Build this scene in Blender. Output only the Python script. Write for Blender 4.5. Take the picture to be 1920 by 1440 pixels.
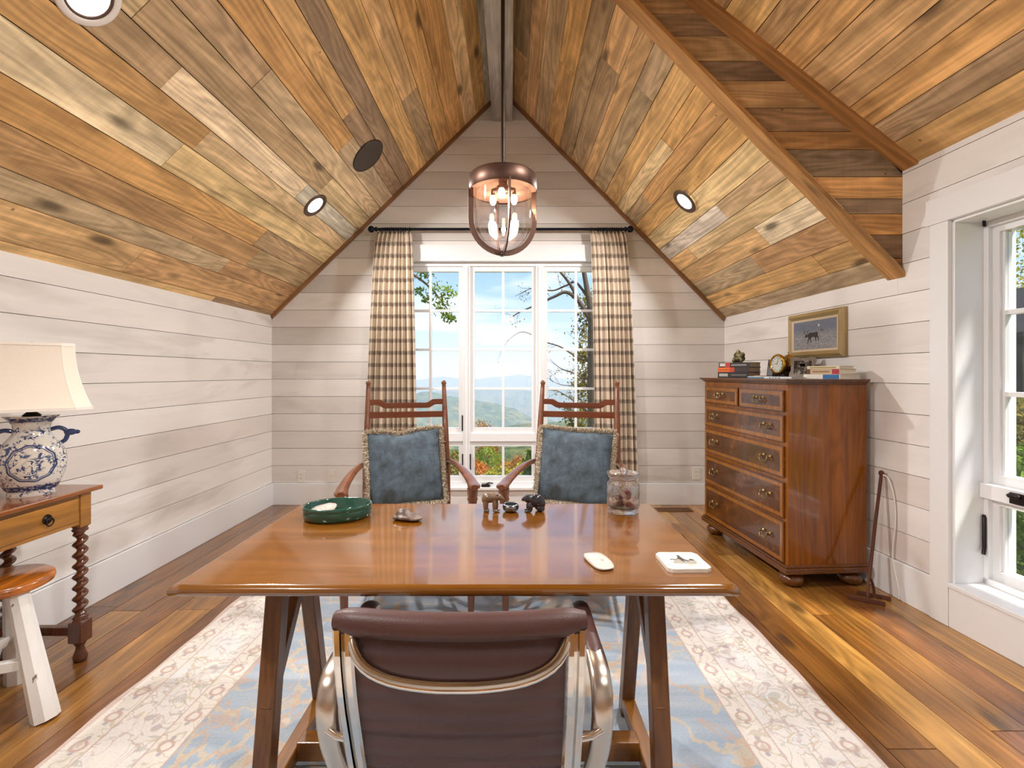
import bpy, math, random
from mathutils import Vector, Matrix

for _o in list(bpy.data.objects):
    bpy.data.objects.remove(_o, do_unlink=True)
scene = bpy.context.scene
COL = scene.collection
R = math.radians
rnd = random.Random(11)

# ------------------------------------------------------------------ camera
cam_d = bpy.data.cameras.new('camera')
cam = bpy.data.objects.new('camera', cam_d)
COL.objects.link(cam)
cam.location = (0, 0, 1.25)
cam.rotation_euler = (R(90), 0, 0)
cam_d.sensor_width = 36.0
cam_d.lens = 16.5
cam_d.shift_x = 0.00104
cam_d.shift_y = -0.0104
cam_d.clip_start = 0.05
cam_d.clip_end = 20000
scene.camera = cam

# ------------------------------------------------------------------ view
vs = scene.view_settings
vs.view_transform = 'Standard'
vs.look = 'None'
vs.gamma = 1.0
vs.use_curve_mapping = False
vs.exposure = 0.0
cy = scene.cycles
cy.use_adaptive_sampling = True
cy.adaptive_threshold = 0.08
cy.max_bounces = 8
cy.diffuse_bounces = 3
cy.glossy_bounces = 3
cy.transmission_bounces = 8
cy.transparent_max_bounces = 12
cy.volume_bounces = 0
cy.caustics_reflective = False
cy.caustics_refractive = False
cy.sample_clamp_indirect = 6.0
CAN_W = 30.0
BULB_W = 2.6
SUN_E = 10.0
SKY_S = 1.4

# ------------------------------------------------------------------ world
w = bpy.data.worlds.new('sky')
scene.world = w
w.use_nodes = True
wt = w.node_tree
wt.nodes.clear()
_out = wt.nodes.new('ShaderNodeOutputWorld')
_bg = wt.nodes.new('ShaderNodeBackground')
_tc = wt.nodes.new('ShaderNodeTexCoord')
_sep = wt.nodes.new('ShaderNodeSeparateXYZ')
_rp = wt.nodes.new('ShaderNodeValToRGB')
_rp.color_ramp.elements[0].position = 0.0
_rp.color_ramp.elements[0].color = (0.80, 0.86, 0.95, 1)
_rp.color_ramp.elements[1].position = 0.6
_rp.color_ramp.elements[1].color = (0.20, 0.40, 0.80, 1)
_e = _rp.color_ramp.elements.new(0.07)
_e.color = (0.66, 0.80, 0.98, 1)
_e = _rp.color_ramp.elements.new(0.22)
_e.color = (0.36, 0.58, 0.92, 1)
_map = wt.nodes.new('ShaderNodeMapping')
_map.inputs['Scale'].default_value = (1.5, 1.5, 9)
_nz = wt.nodes.new('ShaderNodeTexNoise')
_nz.inputs['Scale'].default_value = 2.2
_nz.inputs['Detail'].default_value = 5
_cr = wt.nodes.new('ShaderNodeValToRGB')
_cr.color_ramp.elements[0].position = 0.52
_cr.color_ramp.elements[0].color = (0, 0, 0, 1)
_cr.color_ramp.elements[1].position = 0.68
_cr.color_ramp.elements[1].color = (0.85, 0.85, 0.85, 1)
_mx = wt.nodes.new('ShaderNodeMix')
_mx.data_type = 'RGBA'
_mx.inputs[7].default_value = (0.92, 0.94, 0.98, 1)
L = wt.links.new
L(_tc.outputs['Generated'], _sep.inputs[0])
L(_sep.outputs['Z'], _rp.inputs[0])
L(_tc.outputs['Generated'], _map.inputs[0])
L(_map.outputs[0], _nz.inputs['Vector'])
L(_nz.outputs[0], _cr.inputs[0])
L(_cr.outputs[0], _mx.inputs[0])
L(_rp.outputs[0], _mx.inputs[6])
L(_mx.outputs[2], _bg.inputs[0])
_bg.inputs[1].default_value = SKY_S
L(_bg.outputs[0], _out.inputs[0])

# ------------------------------------------------------------------ sun
sun_d = bpy.data.lights.new('sun', 'SUN')
sun_d.energy = SUN_E
sun_d.angle = R(9)
sun_d.color = (1.0, 0.95, 0.88)
sun = bpy.data.objects.new('sun', sun_d)
COL.objects.link(sun)
sun.rotation_euler = Vector((-0.46, 0.22, -0.90)).to_track_quat('-Z', 'Y').to_euler()

# ================================================================== helpers
def C(h, a=1.0):
    h = h.lstrip('#')
    out = []
    for i in (0, 2, 4):
        c = int(h[i:i + 2], 16) / 255.0
        out.append(c / 12.92 if c <= 0.04045 else ((c + 0.055) / 1.055) ** 2.4)
    return (out[0], out[1], out[2], a)


class G:
    """small node-graph writer for one material"""
    def __init__(s, name, **pr):
        s.m = bpy.data.materials.new(name)
        s.m.use_nodes = True
        s.nt = s.m.node_tree
        s.nt.nodes.clear()
        s.out = s.nt.nodes.new('ShaderNodeOutputMaterial')
        s.p = s.n('BsdfPrincipled', **pr)
        s.nt.links.new(s.p.outputs[0], s.out.inputs[0])

    def n(s, t, _attr=None, **kw):
        nd = s.nt.nodes.new('ShaderNode' + t)
        for k, v in (_attr or {}).items():
            setattr(nd, k, v)
        for k, v in kw.items():
            s.set(nd, k, v)
        return nd

    def set(s, nd, k, v):
        if isinstance(k, str) and k.startswith('i') and k[1:].isdigit():
            k = int(k[1:])
        key = k.replace('_', ' ') if isinstance(k, str) else k
        so = nd.inputs[key]
        if hasattr(v, 'is_output'):
            s.nt.links.new(v, so)
        else:
            if so.type == 'RGBA' and not isinstance(v, (int, float)) and len(v) == 3:
                v = (*v, 1)
            so.default_value = v

    def P(s, k, v):
        s.set(s.p, k, v)

    def obj(s):
        return s.n('TexCoord').outputs['Object']

    def sep(s, v):
        o = s.n('SeparateXYZ', i0=v).outputs
        return o[0], o[1], o[2]

    def comb(s, x, y, z):
        return s.n('CombineXYZ', i0=x, i1=y, i2=z).outputs[0]

    def m_(s, op, a, b=0.0, c=0.0):
        return s.n('Math', {'operation': op}, i0=a, i1=b, i2=c).outputs[0]

    def vm(s, op, a, b=(0, 0, 0)):
        return s.n('VectorMath', {'operation': op}, i0=a, i1=b).outputs[0]

    def map(s, v, scale=(1, 1, 1), loc=(0, 0, 0), rot=(0, 0, 0)):
        return s.n('Mapping', i0=v, Location=loc, Rotation=rot, Scale=scale).outputs[0]

    def noise(s, v, scale=5, detail=3, rough=0.5, dist=0.0):
        return s.n('TexNoise', Vector=v, Scale=scale, Detail=detail, Roughness=rough, Distortion=dist).outputs[0]

    def voro(s, v, scale=5, rnd_=1.0, out=0, feat='F1'):
        return s.n('TexVoronoi', {'feature': feat}, Vector=v, Scale=scale, Randomness=rnd_).outputs[out]

    def ramp(s, f, stops, interp='LINEAR'):
        nd = s.n('ValToRGB', i0=f)
        cr = nd.color_ramp
        cr.interpolation = interp
        while len(cr.elements) < len(stops):
            cr.elements.new(0.5)
        for e, (p, c) in zip(cr.elements, stops):
            e.position = p
            if isinstance(c, (int, float)):
                c = (c, c, c, 1)
            e.color = c if len(c) == 4 else (*c, 1)
        return nd.outputs[0]

    def mix(s, f, a, b, bt='MIX'):
        nd = s.n('Mix', {'data_type': 'RGBA', 'blend_type': bt})
        s.set(nd, 0, f)
        s.set(nd, 6, a)
        s.set(nd, 7, b)
        return nd.outputs[2]

    def mr(s, v, a, b, c=0.0, d=1.0):
        return s.n('MapRange', i0=v, i1=a, i2=b, i3=c, i4=d).outputs[0]

    def bump(s, h, strength=0.3, dist=0.01):
        b = s.n('Bump', Strength=strength, Distance=dist, Height=h).outputs[0]
        s.P('Normal', b)

    def band(s, v, lo, hi, soft=0.004):
        a = s.mr(v, lo - soft, lo + soft)
        b = s.mr(v, hi - soft, hi + soft, 1.0, 0.0)
        return s.m_('MULTIPLY', a, b)


def plain(name, col, rough=0.5, metal=0.0, coat=0.0, spec=0.5, var=0.0, bump=0.0, bscale=60):
    g = G(name)
    g.P('Roughness', rough)
    g.P('Metallic', metal)
    g.P('Coat_Weight', coat)
    g.P('Coat_Roughness', 0.08)
    g.P('Specular_IOR_Level', spec)
    c = C(col) if isinstance(col, str) else col
    if var:
        nz = g.noise(g.obj(), 7, 4)
        g.P('Base_Color', g.mix(nz, tuple(x * (1 - var) for x in c[:3]), tuple(min(1, x * (1 + var)) for x in c[:3])))
    else:
        g.P('Base_Color', c)
    if bump:
        g.bump(g.noise(g.obj(), bscale, 3), bump, 0.004)
    return g.m


def wood(name, col='#8a5a30', axis='x', rough=0.45, coat=0.0, objcol=False, grain=1.0, ring=0.5, blotch=0.5,
         knots=0.0, bump=0.15, scale=1.0, dark=0.45, holes=0.0, coatr=0.08, saw=0.0, fresnel=0.5, streak=0.0, gain=1.0, coat_ior=1.5):
    g = G(name)
    oi = g.n('ObjectInfo')
    v = g.vm('ADD', g.obj(), g.comb(g.m_('MULTIPLY', oi.outputs['Random'], 47.0), g.m_('MULTIPLY', oi.outputs['Random'], 31.0), g.m_('MULTIPLY', oi.outputs['Random'], 13.0)))
    def ax(along, across):
        return {'x': (along, across, across), 'y': (across, along, across), 'z': (across, across, along)}[axis]
    s = scale
    fine = g.noise(g.map(v, ax(2.0 * s, 60 * s)), 1.0, 4, 0.65)
    med = g.noise(g.map(v, ax(0.9 * s, 16 * s)), 1.0, 3, 0.6)
    cath = g.noise(g.map(v, ax(0.75 * s, 5.0 * s)), 1.0, 2.0, 0.4)
    rings = g.m_('ADD', g.m_('MULTIPLY', g.m_('SINE', g.m_('MULTIPLY', cath, 95.0)), 0.5), 0.5)
    blo = g.noise(g.map(v, ax(1.6 * s, 4.5 * s)), 1.0, 4, 0.6)
    base = oi.outputs['Color'] if objcol else C(col)
    f1 = g.mr(fine, 0.32, 0.68, 1 - 0.42 * grain * dark, 1 + 0.36 * grain * dark)
    f2 = g.mr(med, 0.3, 0.7, 1 - 0.55 * grain * dark, 1 + 0.35 * grain * dark)
    f3 = g.mr(rings, 0.0, 1.0, 1 - 0.5 * ring * dark, 1 + 0.35 * ring * dark)
    f4 = g.mr(blo, 0.3, 0.7, 1 - 0.7 * blotch * dark, 1 + 0.6 * blotch * dark)
    f = g.m_('MULTIPLY', g.m_('MULTIPLY', f1, f2), g.m_('MULTIPLY', f3, g.m_('MULTIPLY', f4, gain)))
    if saw:
        sw = g.noise(g.map(v, ax(42 * s, 2.2 * s)), 1.0, 2, 0.5)
        f = g.m_('MULTIPLY', f, g.mr(sw, 0.3, 0.7, 1 - saw, 1 + saw * 0.6))
    col_ = g.mix(1.0, base, g.comb(f, g.m_('POWER', f, 1.04), g.m_('POWER', f, 1.10)), 'MULTIPLY')
    if streak:
        sk = g.noise(g.map(v, ax(1.1 * s, 26 * s), (3.3, 7.1, 1.7)), 1.0, 5, 0.7, 0.3)
        col_ = g.mix(g.mr(sk, 0.60, 0.72, 0.0, streak), col_, (0.045, 0.026, 0.014))
    if knots:
        k = g.voro(g.map(v, ax(1.5 * s, 4.2 * s)), 1.0, 1.0)
        kk = g.ramp(k, [(0.0, 1.0), (0.07, 0.85), (0.15, 0.0)])
        col_ = g.mix(g.m_('MULTIPLY', kk, knots), col_, (0.030, 0.016, 0.008))
    if holes:
        h = g.voro(g.map(v, ax(6.0, 6.0)), 1.0, 1.0)
        hh = g.ramp(h, [(0.0, 1.0), (0.035, 1.0), (0.05, 0.0)])
        col_ = g.mix(g.m_('MULTIPLY', hh, holes), col_, (0.02, 0.014, 0.01))
    g.P('Base_Color', col_)
    g.P('Roughness', g.mr(med, 0.3, 0.7, rough * 0.85, min(1, rough * 1.15)))
    g.P('Coat_Weight', coat)
    g.P('Coat_Roughness', coatr)
    g.P('Coat IOR', coat_ior)
    g.P('Specular_IOR_Level', fresnel)
    if bump:
        g.bump(g.m_('ADD', fine, g.m_('MULTIPLY', med, 0.8)), bump, 0.003)
    return g.m


class MB:
    """mesh collector: boxes, prisms, tubes, lathes"""
    def __init__(s):
        s.v, s.f, s.sm = [], [], []

    def add(s, vs_, fs, smooth=False, M=None):
        o = len(s.v)
        for p in vs_:
            p = Vector(p)
            s.v.append(tuple(M @ p if M else p))
        for f in fs:
            s.f.append(tuple(i + o for i in f))
            s.sm.append(smooth)
        return s

    def hexa(s, c8, M=None):
        return s.add(c8, [(0, 3, 2, 1), (4, 5, 6, 7), (0, 1, 5, 4), (1, 2, 6, 5), (2, 3, 7, 6), (3, 0, 4, 7)], False, M)

    def box(s, x0, x1, y0, y1, z0, z1, M=None):
        return s.hexa([(x0, y0, z0), (x1, y0, z0), (x1, y1, z0), (x0, y1, z0), (x0, y0, z1), (x1, y0, z1), (x1, y1, z1), (x0, y1, z1)], M)

    def bar(s, a, b, wd, th, up=(0, 0, 1), w2=None, t2=None):
        """tapered rectangular bar from a to b; wd across, th along up"""
        a, b, up = Vector(a), Vector(b), Vector(up)
        d = (b - a).normalized()
        sx = d.cross(up)
        if sx.length < 1e-5:
            sx = d.cross(Vector((1, 0, 0)))
        sx.normalize()
        u = sx.cross(d).normalized()
        w2 = w2 or wd
        t2 = t2 or th
        q = []
        for p, w_, t_ in ((a, wd, th), (b, w2, t2)):
            for i, j in ((-1, -1), (1, -1), (1, 1), (-1, 1)):
                q.append(p + sx * (i * w_ / 2) + u * (j * t_ / 2))
        return s.hexa(q)

    def prism(s, poly, d0, d1, plane='xz', smooth=False, M=None):
        n = len(poly)
        def pt(p, d):
            return {'xz': (p[0], d, p[1]), 'xy': (p[0], p[1], d), 'yz': (d, p[0], p[1])}[plane]
        vs_ = [pt(p, d0) for p in poly] + [pt(p, d1) for p in poly]
        fs = [tuple(range(n)), tuple(range(2 * n - 1, n - 1, -1))]
        s.add(vs_, fs, False, M)
        s.add(vs_, [(i, i + n, (i + 1) % n + n, (i + 1) % n) for i in range(n)], smooth, M)
        return s

    def sweep(s, path, prof, up=(0, 0, 1), scales=None, closed=False, smooth=True, caps=True, M=None):
        path = [Vector(p) for p in path]
        up = Vector(up)
        n, k = len(path), len(prof)
        vs_ = []
        prev = None
        for i, p in enumerate(path):
            if closed:
                t = path[(i + 1) % n] - path[i - 1]
            else:
                t = path[min(i + 1, n - 1)] - path[max(i - 1, 0)]
            t.normalize()
            sx = t.cross(up)
            if sx.length < 1e-4:
                sx = prev if prev is not None else t.orthogonal()
            sx = sx.normalized()
            if prev is not None and sx.dot(prev) < 0:
                sx = -sx
            prev = sx
            u = sx.cross(t).normalized()
            sc = scales[i] if scales else 1.0
            sc = sc if isinstance(sc, (tuple, list)) else (sc, sc)
            for q in prof:
                vs_.append(p + sx * (q[0] * sc[0]) + u * (q[1] * sc[1]))
        fs = []
        m = n if closed else n - 1
        for i in range(m):
            for j in range(k):
                a, b = i * k + j, i * k + (j + 1) % k
                c, d = ((i + 1) % n) * k + (j + 1) % k, ((i + 1) % n) * k + j
                fs.append((a, b, c, d))
        s.add(vs_, fs, smooth, M)
        if caps and not closed:
            s.add(vs_[:k], [tuple(range(k - 1, -1, -1))], False, M)
            s.add(vs_[-k:], [tuple(range(k))], False, M)
        return s

    def tube(s, path, r, n=10, closed=False, M=None, caps=True):
        path = [Vector(p) for p in path]
        rs = r if isinstance(r, (list, tuple)) else [r] * len(path)
        N = len(path)
        t0 = (path[1] - path[0]).normalized()
        u = t0.orthogonal().normalized()
        vs_ = []
        for i, p in enumerate(path):
            if closed:
                t = path[(i + 1) % N] - path[i - 1]
            else:
                t = path[min(i + 1, N - 1)] - path[max(i - 1, 0)]
            t.normalize()
            u = (u - t * u.dot(t))
            u = u.normalized() if u.length > 1e-6 else t.orthogonal().normalized()
            b = t.cross(u)
            for j in range(n):
                a = 2 * math.pi * j / n
                vs_.append(p + (u * math.cos(a) + b * math.sin(a)) * rs[i])
        fs = []
        for i in range(N if closed else N - 1):
            for j in range(n):
                fs.append((i * n + j, i * n + (j + 1) % n, ((i + 1) % N) * n + (j + 1) % n, ((i + 1) % N) * n + j))
        s.add(vs_, fs, True, M)
        if caps and not closed:
            s.add(vs_[:n], [tuple(range(n - 1, -1, -1))], False, M)
            s.add(vs_[-n:], [tuple(range(n))], False, M)
        return s

    def lathe(s, prof, n=24, M=None, sx=1.0, sy=1.0, smooth=True, caps=True, ripple=None):
        vs_ = []
        for r, z in prof:
            for j in range(n):
                a = 2 * math.pi * j / n
                rr = r * (ripple(a, z) if ripple else 1.0)
                vs_.append((rr * math.cos(a) * sx, rr * math.sin(a) * sy, z))
        fs = []
        for i in range(len(prof) - 1):
            for j in range(n):
                fs.append((i * n + j, i * n + (j + 1) % n, (i + 1) * n + (j + 1) % n, (i + 1) * n + j))
        s.add(vs_, fs, smooth, M)
        if caps:
            if prof[0][0] > 1e-5:
                s.add(vs_[:n], [tuple(range(n - 1, -1, -1))], False, M)
            if prof[-1][0] > 1e-5:
                s.add(vs_[-n:], [tuple(range(n))], False, M)
        return s

    def ball(s, c, r, n=14, m=8, M=None):
        r = r if isinstance(r, (tuple, list)) else (r, r, r)
        vs_, fs = [], []
        for i in range(m + 1):
            t = math.pi * i / m
            for j in range(n):
                a = 2 * math.pi * j / n
                vs_.append((c[0] + r[0] * math.sin(t) * math.cos(a), c[1] + r[1] * math.sin(t) * math.sin(a), c[2] - r[2] * math.cos(t)))
        for i in range(m):
            for j in range(n):
                fs.append((i * n + j, i * n + (j + 1) % n, (i + 1) * n + (j + 1) % n, (i + 1) * n + j))
        return s.add(vs_, fs, True, M)

    def grid(s, fn, nu, nv, smooth=True, closed_u=False):
        vs_ = [fn(i / (nu if closed_u else nu - 1), j / (nv - 1)) for j in range(nv) for i in range(nu)]
        fs = []
        for j in range(nv - 1):
            for i in range(nu if closed_u else nu - 1):
                fs.append((j * nu + i, j * nu + (i + 1) % nu, (j + 1) * nu + (i + 1) % nu, (j + 1) * nu + i))
        return s.add(vs_, fs, smooth)

    def mesh(s, name, mat):
        me = bpy.data.meshes.new(name)
        me.from_pydata(s.v, [], s.f)
        me.polygons.foreach_set('use_smooth', s.sm)
        if mat:
            me.materials.append(mat)
        me.update()
        return me

    def build(s, name, mat, parent=None, loc=None, rot=None, M=None, bevel=0.0, seg=2, sub=0, solid=0.0, weld=False):
        o = bpy.data.objects.new(name, s.mesh(name, mat))
        COL.objects.link(o)
        if parent:
            o.parent = parent
        if M is not None:
            o.matrix_local = M
        if loc is not None:
            o.location = loc
        if rot is not None:
            o.rotation_euler = rot
        if weld:
            o.modifiers.new('weld', 'WELD').merge_threshold = 1e-5
        if solid:
            md = o.modifiers.new('solid', 'SOLIDIFY')
            md.thickness = solid
            md.offset = 0
        if bevel:
            md = o.modifiers.new('bevel', 'BEVEL')
            md.width = bevel
            md.segments = seg
            md.limit_method = 'ANGLE'
            md.angle_limit = R(35)
        if sub:
            md = o.modifiers.new('sub', 'SUBSURF')
            md.levels = sub
            md.render_levels = sub
        return o


def tag(o, label=None, cat=None, group=None, kind=None):
    if label:
        o['label'] = label
    if cat:
        o['category'] = cat
    if group:
        o['group'] = group
    if kind:
        o['kind'] = kind
    return o


def thing(name, label, cat, loc=(0, 0, 0), rz=0.0, group=None):
    o = bpy.data.objects.new(name, None)
    COL.objects.link(o)
    o.empty_display_size = 0.1
    o.location = loc
    o.rotation_euler = (0, 0, rz)
    return tag(o, label, cat, group)


def copy_tree(o, parent=None):
    c = o.copy()
    COL.objects.link(c)
    c.parent = parent
    for ch in list(o.children):
        copy_tree(ch, c)
    return c


def jit(c, v=0.06, r=rnd):
    f = 1 + r.uniform(-v, v)
    return tuple(max(0, min(1, x * f * (1 + r.uniform(-v * 0.3, v * 0.3)))) for x in c[:3]) + (1.0,)


def piece(name, c8, xdir, normal, mat, parent, color):
    """a board given by eight world corners; its own frame has x along the grain"""
    ctr = sum((Vector(p) for p in c8), Vector()) / 8
    x = Vector(xdir).normalized()
    z = Vector(normal)
    z = (z - x * z.dot(x)).normalized()
    y = z.cross(x)
    M = Matrix(((x.x, y.x, z.x, ctr.x), (x.y, y.y, z.y, ctr.y), (x.z, y.z, z.z, ctr.z), (0, 0, 0, 1)))
    Mi = M.inverted()
    o = MB().hexa([Mi @ Vector(p) for p in c8]).build(name, mat, parent, M=M)
    o.color = color
    return o


def lerp(a, b, t):
    return Vector(a) * (1 - t) + Vector(b) * t


def patch_boards(name, A0, A1, B0, B1, normal, rows, joints, mat, parent, colors, thick=0.02, gap=0.0022, r=rnd, fixed=None):
    """boards on the surface spanned by edge A0->A1 and edge B0->B1 (rows step from A to B);
    rows: list of widths fractions; joints(i): list of break fractions along the length"""
    tot = sum(rows)
    acc = 0.0
    nrm = Vector(normal).normalized()
    span = (Vector(B0) - Vector(A0)).length
    L_ = (Vector(A1) - Vector(A0)).length
    gs, gl = gap / span, gap / L_
    for i, wd in enumerate(rows):
        s0, s1 = acc / tot, (acc + wd) / tot
        acc += wd
        br = [0.0] + sorted(joints(i)) + [1.0]
        for k in range(len(br) - 1):
            t0, t1 = br[k], br[k + 1]
            def q(s_, t_):
                return lerp(lerp(A0, A1, t_), lerp(B0, B1, t_), s_)
            a, b = s0 + gs, s1 - gs
            c, d = t0 + gl * 0.5, t1 - gl * 0.5
            lo = [q(a, c), q(a, d), q(b, d), q(b, c)]
            th = thick * (1 + r.uniform(-0.12, 0.06))
            top = [p + nrm * th for p in lo]
            col = colors(i, k)
            piece(name, lo + top, q((a + b) / 2, 1) - q((a + b) / 2, 0), nrm, mat, parent, col)

# ================================================================== materials of the shell
M_CEIL = wood('reclaimed_ceiling_wood', objcol=True, rough=0.62, ring=0.75, blotch=0.85, knots=0.85, holes=0.6, bump=0.35, dark=0.46, saw=0.07, streak=0.5, gain=1.15)
M_FLOOR = wood('floor_oak', objcol=True, rough=0.30, ring=0.65, blotch=0.8, knots=0.8, bump=0.08, dark=0.55, coat=0.6, coatr=0.16, streak=0.7)
M_TRIMWOOD = wood('reclaimed_trim_wood', objcol=True, rough=0.6, ring=0.5, blotch=0.7, knots=0.6, bump=0.3, dark=0.5)
M_BEAM = wood('grey_barn_wood', '#b3aca3', axis='y', rough=0.75, ring=0.4, blotch=0.7, knots=0.5, bump=0.4, dark=0.5)
M_PAINT = plain('white_trim_paint', '#e9e9ea', 0.35, spec=0.4)
M_BACKING = plain('dark_wood_backing', '#4a3624', 0.9)
M_PLASTER = plain('wall_backing', '#4c443d', 0.9)

g = G('whitewashed_shiplap')
oi = g.n('ObjectInfo')
v = g.vm('ADD', g.obj(), g.comb(g.m_('MULTIPLY', oi.outputs['Random'], 41.0), g.m_('MULTIPLY', oi.outputs['Random'], 23.0), 0.0))
st = g.noise(g.map(v, (0.9, 5, 5)), 1.0, 5, 0.6)
st2 = g.noise(g.map(v, (0.5, 2.2, 2.2)), 1.3, 4, 0.6, 0.6)
fine = g.noise(g.map(v, (3, 70, 70)), 1.0, 4, 0.6)
f = g.m_('MULTIPLY', g.mr(st, 0.35, 0.75, 1.03, 0.93), g.mr(fine, 0.3, 0.7, 0.985, 1.01))
c1 = g.mix(1.0, oi.outputs['Color'], g.comb(f, f, f), 'MULTIPLY')
stain = g.ramp(st2, [(0.55, 0.0), (0.75, 0.6)])
c2 = g.mix(stain, c1, C('#b5aba1'))
g.P('Base_Color', c2)
g.P('Roughness', 0.55)
g.P('Specular_IOR_Level', 0.35)
g.bump(fine, 0.08, 0.002)
M_SHIP = g.m

g = G('window_glass')
tr = g.n('BsdfTransparent', Color=(0.97, 0.985, 0.98, 1))
gl = g.n('BsdfGlossy', Roughness=0.02, Color=(1, 1, 1, 1))
fc = g.n('LayerWeight', Blend=0.5).outputs['Facing']
fr = g.n('Math', {'operation': 'MULTIPLY_ADD'}, i0=g.m_('POWER', fc, 5.0), i1=0.6, i2=0.03)
mxs = g.n('MixShader')
g.nt.links.new(fr.outputs[0], mxs.inputs[0])
g.nt.links.new(tr.outputs[0], mxs.inputs[1])
g.nt.links.new(gl.outputs[0], mxs.inputs[2])
g.nt.links.new(mxs.outputs[0], g.out.inputs[0])
M_GLASS = g.m

CEIL_PAL = [('#dcb27c', 6), ('#d1a66a', 6), ('#e2c08e', 5), ('#c59c6a', 6), ('#ba9b75', 5), ('#b3956f', 4), ('#ceb087', 6),
            ('#bca281', 4), ('#9c7d5e', 2), ('#d3c8b3', 1), ('#e4d0ab', 2), ('#d6a668', 5), ('#75634f', 1)]
DORM_PAL = [('#dcb27c', 4), ('#d1a66a', 5), ('#c59c6a', 5), ('#ba9b75', 3), ('#b3956f', 2), ('#d6a668', 4), ('#ceb087', 3)]
FLOOR_PAL = [('#9c6a2e', 5), ('#885823', 5), ('#ad7a36', 4), ('#774a20', 4), ('#bb8a44', 3), ('#926631', 4)]


def pick(pal, r=rnd):
    t = r.uniform(0, sum(w_ for _, w_ in pal))
    for c_, w_ in pal:
        t -= w_
        if t <= 0:
            return C(c_)
    return C(pal[0][0])


YB, YF = 4.47, -2.2          # back wall, wall behind the camera
XL = -2.276
def XR(y):
    return 2.337 - 0.068 * y


def struct(o):
    o['kind'] = 'structure'
    return o


# ------------------------------------------------------------------ floor
floor = struct(MB().box(-2.6, 2.8, YF - 0.2, YB + 0.2, -0.25, -0.022).build('floor', M_BACKING))
r = random.Random(5)
x = XL - 0.02
rows = []
while x < 2.56:
    wd = r.choice([0.118, 0.142, 0.168, 0.168, 0.19])
    rows.append((x, x + wd))
    x += wd
for (a, b) in rows:
    y = YF - r.uniform(0, 0.6)
    while y < YB:
        ln = r.uniform(1.3, 2.8)
        y1 = y + ln
        if y1 > YB - 0.35:
            y1 = YB + 0.02
        y0c, y1c = max(y, YF - 0.02), y1
        c = jit(pick(FLOOR_PAL, r), 0.12, r)
        zt = r.uniform(-0.0006, 0.0)
        gp = 0.0016
        q = [(a + gp, y0c + gp, -0.022), (b - gp, y0c + gp, -0.022), (b - gp, y1c - gp, -0.022), (a + gp, y1c - gp, -0.022)]
        piece('floor_plank', q + [(p[0], p[1], zt) for p in q], (0, 1, 0), (0, 0, 1), M_FLOOR, floor, c)
        y = y1

# ------------------------------------------------------------------ ceiling
cm = MB()
TH = 0.02
def slab(m, A0, A1, B0, B1, nrm, t):
    lo = [Vector(A0), Vector(A1), Vector(B1), Vector(B0)]
    n_ = Vector(nrm).normalized()
    m.hexa(lo + [p - n_ * t for p in lo])

nL = Vector((0.699, 0, -0.715))
nR = Vector((-0.716, 0, -0.698))
nD = Vector((-0.617, 0, -0.787))
# edges of the three ceiling planes, moved outward by the board thickness
La0, La1 = Vector((XL - 0.25, YF, 1.80 - 0.244)) - nL * TH, Vector((XL - 0.25, YB + 0.05, 1.80 - 0.244)) - nL * TH
Lb0, Lb1 = Vector((-0.10, YF, 3.926)) - nL * TH, Vector((-0.10, YB + 0.05, 3.926)) - nL * TH
YC = 2.59
Ra0, Ra1 = Vector((XR(YB) + 0.02, YB + 0.02, 1.755)) - nR * TH, Vector((XR(YC) + 0.02, YC, 1.785)) - nR * TH
Rb0, Rb1 = Vector((-0.06, YB + 0.02, 3.925)) - nR * TH, Vector((-0.06, YC, 4.05)) - nR * TH
Da0, Da1 = Vector((XR(YC) + 0.02, YC, 2.362)) - nD * TH, Vector((XR(YF) + 0.02, YF, 2.385)) - nD * TH
Db0, Db1 = Vector((-0.06, YC, 4.12)) - nD * TH, Vector((-0.06, YF, 4.12)) - nD * TH
def back(p, n_):
    return p - n_ * 0.045
slab(cm, back(La0, nL), back(La1, nL), back(Lb0, nL), back(Lb1, nL), nL, 0.12)
def beyond(a, b, k_):
    return a + (a - b).normalized() * k_
YS = Vector((0, 0.05, 0))
slab(cm, back(beyond(Ra0, Rb0, 0.4), nR), back(beyond(Ra1, Rb1, 0.4) + YS, nR), back(Rb0, nR), back(Rb1 + YS, nR), nR, 0.12)
slab(cm, back(beyond(Da0, Db0, 0.12) + YS, nD), back(beyond(Da1, Db1, 0.12), nD), back(Db0 + YS, nD), back(Db1, nD), nD, 0.12)
cm.box(-0.9, 0.9, YF - 0.1, YB + 0.2, 4.16, 4.4)
cm.box(-0.35, 0.30, YF - 0.1, YB + 0.2, 4.10, 4.2)
ceiling = struct(cm.build('ceiling', M_BACKING))

r = random.Random(23)
def widths(total, lo, hi):
    out = []
    while sum(out) < total - lo * 0.6:
        out.append(r.uniform(lo, hi))
    k = total / sum(out)
    return [x_ * k for x_ in out]

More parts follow.
